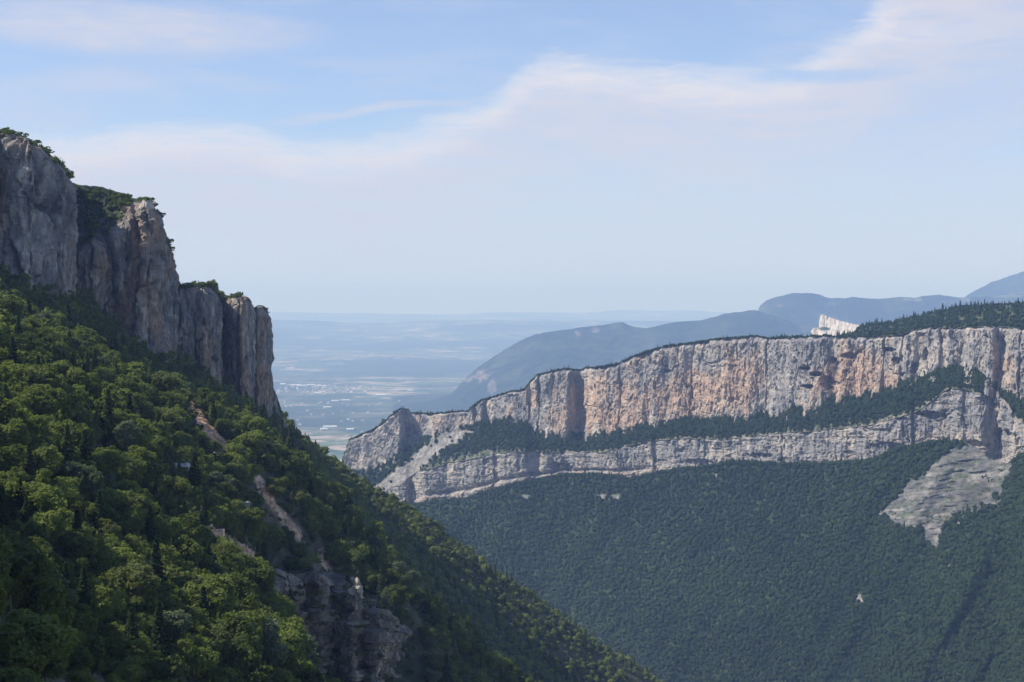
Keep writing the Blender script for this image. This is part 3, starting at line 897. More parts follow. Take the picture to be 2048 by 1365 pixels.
def ridge(name, sil, Yc0, Yfoot, floor, seed, patches=(), x0=0, x1=0, ncol=700, nrow=150, rel=1.0, label=None):
    sx = np.linspace(x0, x1, ncol)
    cy = curve(sil, sx) + 0.8 * fbm(sx / 9, 0, 0.4, seed, 3)
    zc1 = (EY - cy) * Yc0 / F
    _k = np.hanning(63)[1:-1]
    _k /= _k.sum()
    zc2 = np.convolve(np.pad(zc1, 30, mode='edge'), _k, 'valid')
    v = np.linspace(0, 1, nrow)[:, None]
    Yd = Yc0 + (Yfoot - Yc0) * v ** 0.9
    zc = zc1 * (1 - sstep(0, 0.16, v)) + zc2 * sstep(0, 0.16, v)
    z = zc + (floor - zc) * (v ** 0.8)
    X_ = (sx - 1024) * (Yc0 + (Yfoot - Yc0) * v * 0.7) / F
    rl = ridged(X_ / 700 + v * 0.7, Yd / 2400, 0, seed + 3, 4) * 60 + fbm(X_ / 180, Yd / 260, 0, seed + 7, 4) * 22
    z = z + rel * rl * np.sin(np.clip(v, 0, 1) * math.pi) ** 0.8 * np.clip((zc - floor) / 300, 0, 1)
    PR = np.stack([X_, Yd + 0 * X_, z], -1)
    pyr = EY - z / Yd * F
    pxr = 1024 + X_ / Yd * F
    c = lerp3((0.035, 0.06, 0.03), (0.085, 0.11, 0.05), sstep(-0.3, 0.8, fbm(X_ / 300, Yd / 300, 0, seed + 11, 5)))
    for cx, cyy, rx, ry, cc, st in patches:
        q = np.exp(-((pxr - cx) / rx) ** 2 - ((pyr - cyy) / ry) ** 2)
        c = lerp3(c, cc, sstep(0.35, 0.75, q + 0.35 * fbm(pxr / 6, pyr / 5, 0, seed + 13, 3)) * st)
    bk = PR[0][None] + np.array((0, 900.0, 0))
    bk = bk.copy()
    bk[..., 2] = PR[0][:, 2] * 0.3 + floor * 0.7
    bk2 = bk + np.array((0, 900.0, 0))
    bk2[..., 2] = floor - 5
    PA = np.concatenate([bk2, bk, PR], 0)
    CA = np.concatenate([c[:1], c[:1], c], 0)
    o = sheet_obj(name, PA, M['distant'], CA, True, False)
    tag(o, kind='structure')
    return PR


ROCKC = (0.30, 0.26, 0.22)
GRASS = (0.20, 0.24, 0.10)
FLOOR = -700.0
ridge('ridge', [(640, 826), (700, 822), (760, 812), (820, 806), (858, 800), (905, 785), (918, 770), (932, 755), (960, 732), (990, 712), (1015, 696), (1040, 682), (1065, 671), (1090, 665), (1130, 660), (1160, 655), (1200, 651), (1225, 647), (1244, 644), (1260, 651), (1272, 655), (1290, 657), (1310, 654), (1340, 646), (1370, 643), (1400, 641), (1430, 634), (1450, 628), (1480, 624), (1500, 621), (1512, 621), (1540, 630), (1600, 650), (2500, 690)],
      12600, 10300, FLOOR, 900, [(962, 752, 20, 12, ROCKC, 0.9), (985, 775, 10, 22, ROCKC, 0.85), (935, 760, 12, 7, ROCKC, 0.7), (1156, 668, 8, 7, ROCKC, 0.9), (1190, 662, 10, 5, ROCKC, 0.8), (880, 880, 60, 4, GRASS, 0.6)], 600, 2300, 900, 170, 1.0)
ridge('ridge', [(1300, 700), (1440, 660), (1490, 640), (1516, 622), (1520, 612), (1532, 602), (1545, 597), (1570, 590), (1590, 586), (1620, 587), (1640, 590), (1656, 596), (1690, 597), (1705, 594), (1720, 596), (1760, 598), (1800, 594), (1830, 596), (1850, 592), (1880, 590), (1905, 594), (1930, 596), (1990, 592), (2048, 588), (2500, 580)],
      14800, 12500, FLOOR, 930, [(1562, 612, 9, 4, ROCKC, 0.8), (1660, 608, 16, 5, GRASS, 0.7), (1820, 600, 26, 4, (0.40, 0.38, 0.2), 0.7), (1900, 604, 30, 3, (0.4, 0.38, 0.3), 0.5), (2010, 592, 40, 4, GRASS, 0.9), (1930, 600, 20, 3, (0.38, 0.36, 0.22), 0.6)], 1250, 2500, 700, 150, 0.9)
ridge('mountain', [(1780, 640), (1880, 610), (1926, 597), (1945, 584), (1965, 574), (1985, 564), (2010, 556), (2048, 543), (2100, 532), (2200, 522), (2600, 515)],
      17500, 15500, FLOOR, 960, [(2040, 588, 30, 3, GRASS, 0.7)], 1700, 2600, 420, 120, 1.0)

# the white cliff peeping over the rim
wx = np.linspace(1622, 1760, 280)
top = curve([(1622, 662), (1628, 656), (1637, 656), (1640, 632), (1646, 629), (1656, 634), (1680, 642), (1705, 648), (1735, 653), (1760, 665)], wx)
v = np.linspace(0, 1, 60)[:, None]
pyw = 700 + (top - 700) * v
Yw = 5600 + curve([(1620, 60), (1638, 60), (1642, 0), (1760, -150)], wx)[None, :] + 30 * v
PWc = W(wx[None, :] + 0 * v, pyw, Yw)
sW = wx[None, :] * 1.64 + 0 * v
dw = 2.5 * ridged(sW / 20, PWc[..., 2] / 80, 0, 970, 3) + 2 * fbm(sW / 6, PWc[..., 2] / 20, 0, 973, 3)
gap = sstep(0.9, 0.6, np.sqrt(((wx[None, :] - 1648) / 16) ** 2 + ((pyw - 658) / 5) ** 2))
PWc = PWc + NRM * (dw)[..., None]
cwc = lerp3((0.62, 0.55, 0.48), (0.48, 0.42, 0.37), sstep(0.0, 0.8, fbm(sW / 5, PWc[..., 2] / 30, 0, 975, 3)))
cwc = lerp3(cwc, (0.07, 0.09, 0.05), gap)
bkw = PWc[-1][None] * 1.06 + np.array((0, 0, -25.0))
bkw2 = bkw * 1.05 + np.array((0, 0, -260.0))
PWc = np.concatenate([PWc, bkw, bkw2], 0)
cwc = np.concatenate([cwc, np.tile((0.06, 0.08, 0.04), (2, 280, 1))], 0)
tag(sheet_obj('cliff', PWc, M['rock_far'], cwc, False, False), kind='structure')

# ------------------------------------------------------------------ the plain
ppx = np.linspace(-2600, 4700, 760)
pY = np.concatenate([np.linspace(-1500, 900, 12), np.exp(np.linspace(math.log(1000), math.log(64000), 520))])
PXg, PYg = np.meshgrid(ppx, pY)
Yfan = np.maximum(PYg, 2500)
Xg = (PXg - 1024) * Yfan / F
zp = np.interp(PYg, [0, 18000, 21000, 25000, 29000, 33500, 38000, 45000, 54000, 64000], [-700, -700, -670, -620, -420, -215, -420, -330, -110, -300])
am = np.interp(PYg, [0, 9000, 14000, 19000, 26000, 34000, 54000, 64000], [0, 4, 10, 30, 75, 62, 60, 40])
zp = zp + am * fbm(Xg / 2600, PYg / 3200, 0, 980, 5)
zp += 70 * np.exp(-((PXg - 1330) / 130) ** 2) * sstep(45000, 54000, PYg)
m, k = mat_new('fields')
g = k.node('ShaderNodeNewGeometry')
pos = g.outputs['Position']
warp = k.noise(pos, 0.0006, 3, 0.5)
vec = k.node('ShaderNodeMixRGB')
vor = k.node('ShaderNodeTexVoronoi')
vor.inputs['Scale'].default_value = 0.0031
vor.inputs['Randomness'].default_value = 1.0
k.link(pos, vor.inputs['Vector'])
vs = k.node('ShaderNodeSeparateColor')
k.link(vor.outputs['Color'], vs.inputs[0])
vor2 = k.node('ShaderNodeTexVoronoi')
vor2.inputs['Scale'].default_value = 0.0090
k.link(pos, vor2.inputs['Vector'])
vs2 = k.node('ShaderNodeSeparateColor')
k.link(vor2.outputs['Color'], vs2.inputs[0])
wood = k.ramp(k.noise(pos, 0.00035, 6, 0.6), 0.42, 0.56)
r_ = k.math('ADD', k.math('MULTIPLY', vs.outputs[0], 0.6), k.math('MULTIPLY', vs2.outputs[0], 0.4))
c = k.mix(k.ramp(r_, 0.3, 0.6), (0.045, 0.075, 0.035, 1), (0.13, 0.17, 0.07, 1))
c = k.mix(k.ramp(r_, 0.60, 0.68), c, (0.27, 0.23, 0.15, 1))
c = k.mix(k.ramp(r_, 0.76, 0.80), c, (0.42, 0.34, 0.27, 1))
c = k.mix(k.math('MULTIPLY', wood, 0.93), c, (0.035, 0.058, 0.03, 1))
M['fields'] = finish(m, k, c, 1.0)
PG = np.stack([Xg, PYg, zp], -1)
tag(sheet_obj('ground', PG, M['fields'], None, True, False), kind='structure')


def plain_z(x, y):
    a = np.interp(y, [0, 9000, 14000, 19000, 26000], [0, 4, 10, 30, 75])
    return np.interp(y, [0, 18000, 21000, 25000], [-700, -700, -670, -620]) + a * fbm(x / 2600, y / 3200, 0, 980, 5)


# houses and sheds on the plain, far off
def box_np(x0, x1, y0, y1, z0, z1):
    vv = np.array([(x, y, z) for z in (z0, z1) for y in (y0, y1) for x in (x0, x1)], float)
    ff = np.array([(0, 2, 3, 1), (4, 5, 7, 6), (0, 1, 5, 4), (1, 3, 7, 5), (3, 2, 6, 7), (2, 0, 4, 6)])
    return vv, ff


def flat_mat(name, c):
    m, k = mat_new(name)
    g = k.node('ShaderNodeNewGeometry')
    f = k.ramp(k.noise(g.outputs['Position'], 0.2, 3), 0.3, 0.7, 0.9, 1.1)
    return finish(m, k, k.mix(1.0, c, k.comb(f, f, f), 'MULTIPLY'), 0.6)


M['render_wall'] = flat_mat('rendered_wall', (0.78, 0.74, 0.66, 1))
M['tiles'] = flat_mat('roof_tiles', (0.34, 0.24, 0.19, 1))
M['white_sheet'] = flat_mat('white_roof', (0.85, 0.86, 0.88, 1))


def building(name, wx, wy, h, roof_m, pitch, ridge_inset=0.0):
    vv, ff = box_np(-wx / 2, wx / 2, -wy / 2, wy / 2, -3, h)
    me = make_mesh(name, vv, ff)
    o = link(name, me, M['render_wall'])
    e = 0.6
    rv = np.array([(-wx / 2 - e, -wy / 2 - e, h), (wx / 2 + e, -wy / 2 - e, h), (wx / 2 + e, wy / 2 + e, h), (-wx / 2 - e, wy / 2 + e, h), (-wx / 2 - e + ridge_inset, 0, h + pitch), (wx / 2 + e - ridge_inset, 0, h + pitch)], float)
    rv[:, 2] += 0.05
    me2 = bpy.data.meshes.new('roof')
    me2.from_pydata([tuple(q) for q in rv], [], [(0, 1, 5, 4), (2, 3, 4, 5), (1, 2, 5), (3, 0, 4), (3, 2, 1, 0)])
    link('roof', me2, roof_m, o)
    return o


def dup(o, loc, rz, scale=(1, 1, 1)):
    c = o.copy()
    col.objects.link(c)
    c.location, c.rotation_euler, c.scale = loc, (0, 0, rz), scale
    for ch in o.children:
        d = ch.copy()
        col.objects.link(d)
        d.parent = c
    return c


r2 = random.Random(5)


def put_buildings(proto, spots, label, cat, group):
    for i, (px, py, rz, sc_) in enumerate(spots):
        Yb = 700.0 * F / (py - EY)
        x = (px - 1024) * Yb / F
        loc = (x, Yb, float(plain_z(np.array(x), np.array(Yb))))
        o = proto if i == 0 else dup(proto, loc, rz)
        o.location, o.rotation_euler, o.scale = loc, (0, 0, rz), sc_
        lab = label[i] if isinstance(label, list) else label
        tag(o, lab, cat, group)


shed = building('warehouse', 60, 30, 9, M['white_sheet'], 3)
put_buildings(shed, [(793, 848, 0.1, (1.0, 1.5, 1.5)), (762, 792, 0, (1.4, 1.6, 1.3)), (660, 857, 0.2, (1.3, 1, 1.2)), (648, 861, 0.2, (0.7, 1, 1)), (838, 854, -0.2, (0.8, 1.2, 1)), (670, 803, 0, (0.9, 1, 1.2)), (690, 802, 0.1, (1.2, 1, 1)), (566, 773, 0, (0.8, 1.5, 1.5)), (590, 774, 0.1, (1.6, 1.5, 1.2)), (604, 775, 0, (1.4, 1.5, 1.2)), (622, 774, 0, (1.2, 1.6, 1.5)), (640, 775, 0.1, (1.8, 1.4, 1.1)), (636, 788, 0, (1.0, 1.2, 1.0)), (820, 783, 0, (0.9, 1.3, 1.2)), (655, 816, 0.3, (0.9, 1, 1)), (700, 862, 0.1, (0.7, 1, 1))],
              ['bright white shed alone on the green plain above the far cliff prow', 'long white shed beside pale fields in the middle of the plain', 'long pale shed nearest the foot of the plain, larger of two', 'short pale shed at the foot of the plain, smaller of two', 'pale shed on the plain just left of the far cliff prow', 'pale shed at the left end of a pinkish field', 'long pale shed in a pinkish field', 'white shed at the left end of the town', 'second white shed of the row along the town', 'third white shed of the row along the town', 'bright white shed in the middle of the town row', 'long white shed at the right end of the town row', 'white shed standing below the town', 'white shed near the foot of the blue ridge', 'small pale shed on dark ground below the town', 'small pale shed right of the two at the foot of the plain'],
              'warehouse', 'pale sheds scattered over the plain')
hs = building('house', 16, 12, 7, M['tiles'], 3.2)
put_buildings(hs, [(r2.gauss(640, 55), 779 + r2.uniform(-6, 9), r2.uniform(-0.6, 0.6), (r2.uniform(1.0, 1.9), 1.2, r2.uniform(1, 1.6))) for _ in range(90)],
              'small pale house with a tiled roof in the distant town', 'house', 'houses of the distant town')
hs2 = dup(hs, (0, 0, 0), 0)
put_buildings(hs2, [(r2.uniform(560, 900), r2.uniform(800, 875), r2.uniform(-0.6, 0.6), (r2.uniform(0.8, 1.3), 1, 1)) for _ in range(60)],
              'pale farmhouse with a tiled roof scattered on the plain below the town', 'house', 'farmhouses on the plain')

# loose stones on the bare tracks
rs = np.random.default_rng(77)
VV, QQ, CC_, nv = [], [], [], 0
_c = np.array([(x, y, z) for z in (-1, 1) for y in (-1, 1) for x in (-1, 1)], float)
_f = np.array([(0, 2, 3, 1), (4, 5, 7, 6), (0, 1, 5, 4), (1, 3, 7, 5), (3, 2, 6, 7), (2, 0, 4, 6)])
cnt = 0
while cnt < 1500:
    Yb = rs.uniform(330, 760)
    pxx = rs.uniform(370, 680)
    zb = float(near_z(pxx, Yb))
    pyb = EY - zb / Yb * F
    if not near_scree(np.array(pxx), np.array(pyb)):
        continue
    sz = rs.uniform(0.15, 0.42) * (2.0 if rs.random() < 0.08 else 1)
    q_ = _c * (0.7 + 0.5 * rs.random((8, 3)))
    a_ = rs.random() * 6.28
    rot = np.array([(math.cos(a_), -math.sin(a_), 0), (math.sin(a_), math.cos(a_), 0), (0, 0, 1)])
    VV.append((q_ @ rot.T) * sz + np.array(((pxx - 1024) * Yb / F, Yb, zb)))
    QQ.append(_f + nv)
    CC_.append(np.tile(np.array((0.66, 0.46, 0.31)) * rs.uniform(0.6, 1.25), (8, 1)))
    nv += 8
    cnt += 1
me = make_mesh('rubble', np.concatenate(VV), np.concatenate(QQ), np.clip(np.concatenate(CC_), 0, 1))
tag(link('rubble', me, M['rock_near']), kind='stuff')

# ------------------------------------------------------------------ trees
tr = np.random.default_rng(23)


def quads_from(C, N, size, rg, fold=0.0):
    """leaf clumps: one small four-sided face at each centre, facing roughly N"""
    n = len(C)
    N = N / (np.linalg.norm(N, axis=1, keepdims=True) + 1e-9)
    A = rg.normal(size=(n, 3))
    T = np.cross(N, A)
    T /= np.linalg.norm(T, axis=1, keepdims=True) + 1e-9
    B = np.cross(N, T)
    s = size[:, None] if np.ndim(size) else size
    a = T * s
    b = B * s * rg.uniform(0.55, 1.0, (n, 1))
    k1 = rg.uniform(0.3, 1.0, (n, 1))
    V_ = np.stack([C - a, C - b * k1 + N * s * 0.2, C + a, C + b], 1).reshape(-1, 3)
    Q_ = np.arange(n * 4).reshape(n, 4)
    return V_, Q_


def broad_crown(nq, seed, size, R=1.0, H=1.0, nl=12, open_=0.0):
    """crown of an oak or beech, unit radius about 1, from z 0.25 to 1 of unit height 1"""
    rg = np.random.default_rng(seed)
    L = rg.normal(size=(nl, 3))
    L /= np.linalg.norm(L, axis=1, keepdims=True)
    L *= rg.uniform(0.3, 0.80, (nl, 1))
    L[:, 2] = L[:, 2] * 0.85 + 0.05
    L *= (1 + 0.25 * rg.normal(size=(nl, 1)))
    lr = rg.uniform(0.16, 0.42, nl) * (1 + 0.5 * (nl < 9))
    pr = lr ** 2
    # sprigs: leaf clumps gather in tufts on each bough
    ns = max(24, nq // 14)
    sli = rg.choice(nl, ns, p=pr / pr.sum())
    SD = rg.normal(size=(ns, 3))
    SD[:, 2] += 0.25
    SD /= np.linalg.norm(SD, axis=1, keepdims=True)
    srad = rg.uniform(0.8, 1.35, ns)
    si = rg.integers(0, ns, nq)
    li = sli[si]
    D = SD[si] + rg.normal(size=(nq, 3)) * 0.24
    D /= np.linalg.norm(D, axis=1, keepdims=True)
    out = L[li] / (np.linalg.norm(L[li], axis=1, keepdims=True) + 1e-9)
    D = D + out * 0.45
    D /= np.linalg.norm(D, axis=1, keepdims=True)
    rad = lr[li] * srad[si] * np.where(rg.random(nq) < 0.8, rg.uniform(0.85, 1.12, nq), rg.uniform(0.25, 0.85, nq))
    C = L[li] + D * rad[:, None]
    N = D + rg.normal(size=(nq, 3)) * 0.65
    V_, Q_ = quads_from(C, N, size * rg.uniform(0.6, 1.35, nq), rg)
    V_ = V_ * np.array((R, R, H * 0.42)) + np.array((0, 0, H * 0.60))
    return V_, Q_


def pine_crown(nq, seed, size, R=1.0, H=1.0, spire=1.0):
    rg = np.random.default_rng(seed)
    nw = 13
    wh = rg.integers(0, nw, nq)
    t = (wh + 0.5) / nw + rg.normal(size=nq) * 0.012
    t = 1 - (1 - t) ** 1.0
    rmax = (1 - t) ** 0.8 * (0.55 + 0.45 * rg.random(nw)[wh]) + 0.03
    nb = 7
    ang = (rg.integers(0, nb, nq) + wh * 0.37) / nb * 2 * math.pi + rg.normal(size=nq) * 0.20
    r = rmax * np.sqrt(rg.random(nq))
    C = np.stack([np.cos(ang) * r, np.sin(ang) * r, t - r * 0.07 + rg.normal(size=nq) * 0.006], 1)
    N = np.stack([np.cos(ang) * 0.5, np.sin(ang) * 0.5, np.full(nq, 0.8)], 1) + rg.normal(size=(nq, 3)) * 0.5
    V_, Q_ = quads_from(C * np.array((R, R, H * 0.9)) + np.array((0, 0, H * 0.1)), N, size * rg.uniform(0.6, 1.3, nq), rg)
    return V_, Q_


def trunk_mesh(seed, H, r, limbs=4):
    rg = np.random.default_rng(seed)
    VV, QQ, nv = [], [], 0

    def tube(pts, rad, ns=6):
        nonlocal nv
        ring = []
        for p, q in zip(pts, rad):
            for j in range(ns):
                a = j / ns * 2 * math.pi
                ring.append((p[0] + q * math.cos(a), p[1] + q * math.sin(a), p[2]))
        VV.append(np.array(ring))
        for i in range(len(pts) - 1):
            for j in range(ns):
                QQ.append((nv + i * ns + j, nv + i * ns + (j + 1) % ns, nv + (i + 1) * ns + (j + 1) % ns, nv + (i + 1) * ns + j))
        nv += len(ring)
    zs = np.linspace(-1.2, H * 0.72, 6)
    bend = rg.normal(size=2) * 0.25
    pts = [(bend[0] * (z / H) ** 2, bend[1] * (z / H) ** 2, z) for z in zs]
    tube(pts, r * np.linspace(1.25, 0.35, 6))
    for i in range(limbs):
        a = rg.uniform(0, 2 * math.pi)
        z0 = H * rg.uniform(0.3, 0.55)
        ln = H * rg.uniform(0.22, 0.34)
        p0 = np.array((0, 0, z0))
        p1 = p0 + np.array((math.cos(a) * ln * 0.5, math.sin(a) * ln * 0.5, ln * 0.45))
        p2 = p0 + np.array((math.cos(a) * ln * 0.85, math.sin(a) * ln * 0.85, ln * 0.95))
        tube([p0, p1, p2], (r * 0.5, r * 0.33, r * 0.12), 5)
    return make_mesh('trunk', np.concatenate(VV), np.array(QQ), None, True)


# prototypes for single trees (metres): (crown mesh, trunk mesh, height, radius)
SINGLE = {'broadleaf_tree': [], 'pine_tree': [], 'silver_tree': []}
for i in range(8):
    H_, R_ = 7.5, (3.3, 3.0, 3.6, 2.8, 3.2, 3.5, 2.6, 3.1)[i]
    V_, Q_ = broad_crown((7600, 7000, 8200, 6000, 7200, 8000, 5600, 6800)[i], 100 + i, 0.066, R_, H_, (22, 26, 30, 18, 24, 32, 17, 27)[i])
    me = make_mesh('crown', V_, Q_)
    me.materials.append(M['leaf'])
    t_ = trunk_mesh(200 + i, H_, 0.17, 5)
    t_.materials.append(M['bark'])
    SINGLE['broadleaf_tree'].append((me, t_, H_, R_))
    if i in (0, 3, 6):
        me = make_mesh('crown', V_, Q_)
        me.materials.append(M['silver'])
        SINGLE['silver_tree'].append((me, t_, H_, R_))
for i in range(4):
    H_, R_ = (9.5, 8.5, 10.5, 9.0)[i], (2.0, 2.3, 1.9, 2.2)[i]
    V_, Q_ = pine_crown(2600, 140 + i, 0.24, R_, H_)
    me = make_mesh('crown', V_, Q_)
    me.materials.append(M['needle'])
    t_ = trunk_mesh(220 + i, H_ * 1.2, 0.15, 0)
    t_.materials.append(M['bark'])
    SINGLE['pine_tree'].append((me, t_, H_, R_))


def prm(i, nq, size, pine=False, seed=300, nl=18):
    if pine:
        return pine_crown(nq, seed + i, size, 1.0, 1.0)
    return broad_crown(nq, seed + i, size, 1.0, 1.0, nl)


def puff(i):
    """small distant crown: a few lumpy closed masses with ragged leaf clumps on them"""
    rg = np.random.default_rng(380 + i)
    g = np.linspace(-1, 1, 3)
    VV, QQ, nv = [], [], 0
    for q in range(5):
        c = rg.normal(size=3)
        c = c / np.linalg.norm(c) * rg.uniform(0.2, 0.55)
        if q == 0:
            c *= 0
        rr = 0.62 if q == 0 else rg.uniform(0.34, 0.5)
        for ax in range(3):
            for sg in (-1, 1):
                a, b = np.meshgrid(g, g, indexing='ij')
                P3 = np.zeros((3, 3, 3))
                P3[..., ax] = sg
                P3[..., (ax + 1) % 3] = a
                P3[..., (ax + 2) % 3] = b
                P3 = P3.reshape(-1, 3)
                P3 = P3 / np.linalg.norm(P3, axis=1, keepdims=True)
                P3 = P3 * (1 + 0.22 * vnoise(P3[:, 0] * 2.3 + i * 3 + q, P3[:, 1] * 2.3, P3[:, 2] * 2.3 + 0.5, 5))[:, None] * rr + c
                VV.append(P3)
                qd = grid_quads(3, 3, sg > 0)
                QQ.append(qd[:, ::-1] + nv if False else qd + nv)
                nv += 9
    nq = 46
    D = rg.normal(size=(nq, 3))
    D /= np.linalg.norm(D, axis=1, keepdims=True)
    V1, Q1 = quads_from(D * rg.uniform(0.6, 0.95, (nq, 1)), D + rg.normal(size=(nq, 3)) * 0.4, 0.2 * rg.uniform(0.6, 1.3, nq), rg)
    VV.append(V1)
    QQ.append(Q1 + nv)
    V_ = np.concatenate(VV) * np.array((1, 1, 0.42)) + np.array((0, 0, 0.6))
    return V_, np.concatenate(QQ)


LOD = {
    'near': [prm(i, 2700, 0.092) for i in range(6)] + [prm(i, 1300, 0.10, True) for i in range(2)],
    'mid': [prm(i, 1150, 0.122, seed=320) for i in range(6)] + [prm(i, 500, 0.13, True, 320) for i in range(2)],
    'far': [prm(i, 430, 0.18, seed=340, nl=12) for i in range(6)] + [prm(i, 200, 0.2, True, 340) for i in range(2)],
    'tiny': [puff(i) for i in range(6)] + [prm(i, 90, 0.26, True, 360) for i in range(2)],
}


def wood(name, items, mat, label=None):
    """items: (lod, variant, loc(3), rot, sx, sz, tint) many trees as one mass"""
    VV, QQ, CC_, nv = [], [], [], 0
    for lod, var, loc, rot, sx, sz, tint in items:
        V_, Q_ = LOD[lod][var]
        c_, s_ = math.cos(rot), math.sin(rot)
        X2 = (V_[:, 0] * c_ - V_[:, 1] * s_) * sx + loc[0]
        Y2 = (V_[:, 0] * s_ + V_[:, 1] * c_) * sx + loc[1]
        VV.append(np.stack([X2, Y2, V_[:, 2] * sz + loc[2]], 1))
        QQ.append(Q_ + nv)
        CC_.append(np.full((len(V_), 1), tint))
        nv += len(V_)
    V_ = np.concatenate(VV)
    cc = np.repeat(np.concatenate(CC_), 3, 1)
    me = make_mesh(name, V_, np.concatenate(QQ), cc)
    o = link(name, me, mat)
    return tag(o, kind='stuff')


# ---- candidates over the near mountainside: jittered bearing/distance grid, about one per 20 square metres
cell = 4.1
cand = []
Yv = 128.0
while Yv < 1340:
    x0, x1 = (-110 - 1024) * Yv / F, (1480 - 1024) * Yv / F
    n = int((x1 - x0) / cell)
    xs = x0 + (np.arange(n) + tr.random(n) * 0.9) * cell
    ys = Yv + (tr.random(n) - 0.5) * cell * 1.1
    cand.append(np.stack([xs, ys], 1))
    Yv += cell
cand = np.concatenate(cand)
px_ = 1024 + cand[:, 0] * F / cand[:, 1]
z_ = near_z(px_, cand[:, 1])
py_ = EY - z_ / cand[:, 1] * F
Yq = cand[:, 1]
n0 = fbm(cand[:, 0] / 16, cand[:, 1] / 22, 0, 700, 3)
keep = (py_ < 1400 + 7.5 * F / Yq) & (tr.random(len(px_)) > np.where(n0 > 0.35, 0.45, 0.06))
# no trees on bare scree, in the bedded wall, inside the pillars, nor in the open gully behind the near spur
keep &= ~(near_scree(px_, py_) & (Yq > 300) & (Yq < 800))
wallY = np.interp(px_, [505, 560, 640, 712, 775, 800, 835], [462, 480, 486, 486, 494, 508, 560])
keep &= ~((px_ > 532) & (px_ < 845) & (Yq > 445) & (Yq < wallY + 1))
pyt_ = py_ - 3.2 * F / Yq
keep &= ~((near_scree(px_, pyt_) | near_scree(px_, py_ - 1.5 * F / Yq)) & (Yq > 250) & (Yq < 700))
keep &= ~((near_scree(px_, py_ - 5.2 * F / Yq) | near_scree(px_ + 8, py_ - 4.2 * F / Yq)) & (Yq > 380) & (Yq < 640) & (px_ < 600))
keep &= ~((px_ > 570) & (px_ < 800) & (py_ - 6 * F / Yq < 1360) & (Yq > 300) & (Yq < 512) & (py_ > 1180))
keep &= ~((px_ < 140) & (Yq > 682))
keep &= ~((px_ < 350) & (Yq > 768))
keep &= ~((px_ < 445) & (Yq > 915))
keep &= ~((px_ < 545) & (Yq > 985))
sel = np.where(keep)[0]
print('near candidates', len(sel))
# terrain hiding: running horizon per bearing
hor_ = np.minimum.accumulate(GPY, axis=0)
bj = np.clip(((px_ - gpx[0]) / 4).astype(int), 0, len(gpx) - 1)
bi = np.clip((np.log(Yq / gY[0]) / math.log(gY[1] / gY[0])).astype(int) - 2, 0, len(gY) - 1)
kindr = tr.random(len(px_))
pine = (kindr < 0.13) | ((kindr < 0.30) & (fbm(cand[:, 0] / 40, cand[:, 1] / 60, 0, 705, 2) > 0.25))
silver = (~pine) & (kindr > 0.955)
hgt = np.where(pine, tr.uniform(0.75, 1.25, len(px_)) * 8.2, tr.uniform(0.62, 1.25, len(px_)) * 6.6)
hgt *= 1 - 0.25 * sstep(900, 1100, Yq)
hgt *= 0.90 * (0.72 + 0.28 * sstep(150, 300, Yq))
hgt *= np.exp(0.22 * np.clip(tr.normal(size=len(px_)), -1.8, 1.9)) * (1 + 0.22 * np.clip(fbm(cand[:, 0] / 14, cand[:, 1] / 14, 0, 711, 2), -1, 1))
rad_ = np.where(pine, hgt * 0.24, hgt * tr.uniform(0.42, 0.56, len(px_)))
hgt[(px_ < 560) & (py_ < 800)] *= 0.9
# front-to-back painting of discs on a coarse picture to find out what shows
buf = np.zeros((683, 1024), bool)
vis = np.zeros(len(px_))
for i in sel[np.argsort(Yq[sel])]:
    pyc = (EY - (z_[i] + hgt[i] * 0.6) / Yq[i] * F)
    ry = hgt[i] * 0.42 / Yq[i] * F / 2
    rx = rad_[i] / Yq[i] * F / 2
    if pyc - ry * 1.4 > hor_[bi[i], bj[i]]:
        continue
    cx, cy = px_[i] / 2, pyc / 2
    xa, xb_ = int(max(0, cx - rx)), int(min(1024, cx + rx + 1))
    ya, yb = int(max(0, cy - ry)), int(min(683, cy + ry + 1))
    if xa >= xb_ or ya >= yb:
        continue
    gy_, gx_ = np.mgrid[ya:yb, xa:xb_]
    mk = ((gx_ - cx) / rx) ** 2 + ((gy_ - cy) / ry) ** 2 < 0.9
    sub = buf[ya:yb, xa:xb_]
    vis[i] = (mk & ~sub).sum()
    sub |= mk
order = sel[np.argsort(-vis[sel])]
single = [i for i in order if vis[i] > 0]
nb_, np_, ns_ = 0, 0, 0
chosen = []
for i in single:
    if Yq[i] > 640:
        continue
    if pine[i]:
        if np_ < 60:
            np_ += 1
            chosen.append(i)
    elif silver[i]:
        if ns_ < 30:
            ns_ += 1
            chosen.append(i)
    elif nb_ < 285:
        nb_ += 1
        chosen.append(i)
chs = set(chosen)


def region(px, py, Y):
    if px < 150 and py > 1130:
        return 'in the shaded bottom left corner', 'a'
    if py > 1130 and px < 320:
        return 'on the lowest part of the slope', 'b'
    if py > 1130:
        return 'just left of the dark bedded wall', 'c'
    if py > 1000 and px < 300:
        return 'on the lower slope near the left edge', 'd'
    if py > 1000 and px < 560:
        return 'below the lower bare gully', 'e'
    if px >= 560 and py > 980:
        return 'on the spur above the dark bedded wall', 'f'
    if px >= 440:
        return 'beside the bare reddish scree track', 'g'
    if py > 850 and px < 200:
        return 'halfway up the slope at the left edge', 'h'
    if py > 850:
        return 'mid slope, left of the scree track', 'i'
    if px < 200:
        return 'on the upper left slope, under the cliffs', 'j'
    return 'on the crest below the rock pillars', 'k'


WORDS = {'broadleaf_tree': [('small round', 0), ('broad full', 1), ('tall domed', 2)], 'pine_tree': [('slim dark pointed', 0), ('tall dark pointed', 1)], 'silver_tree': [('pale silvery', 0)]}


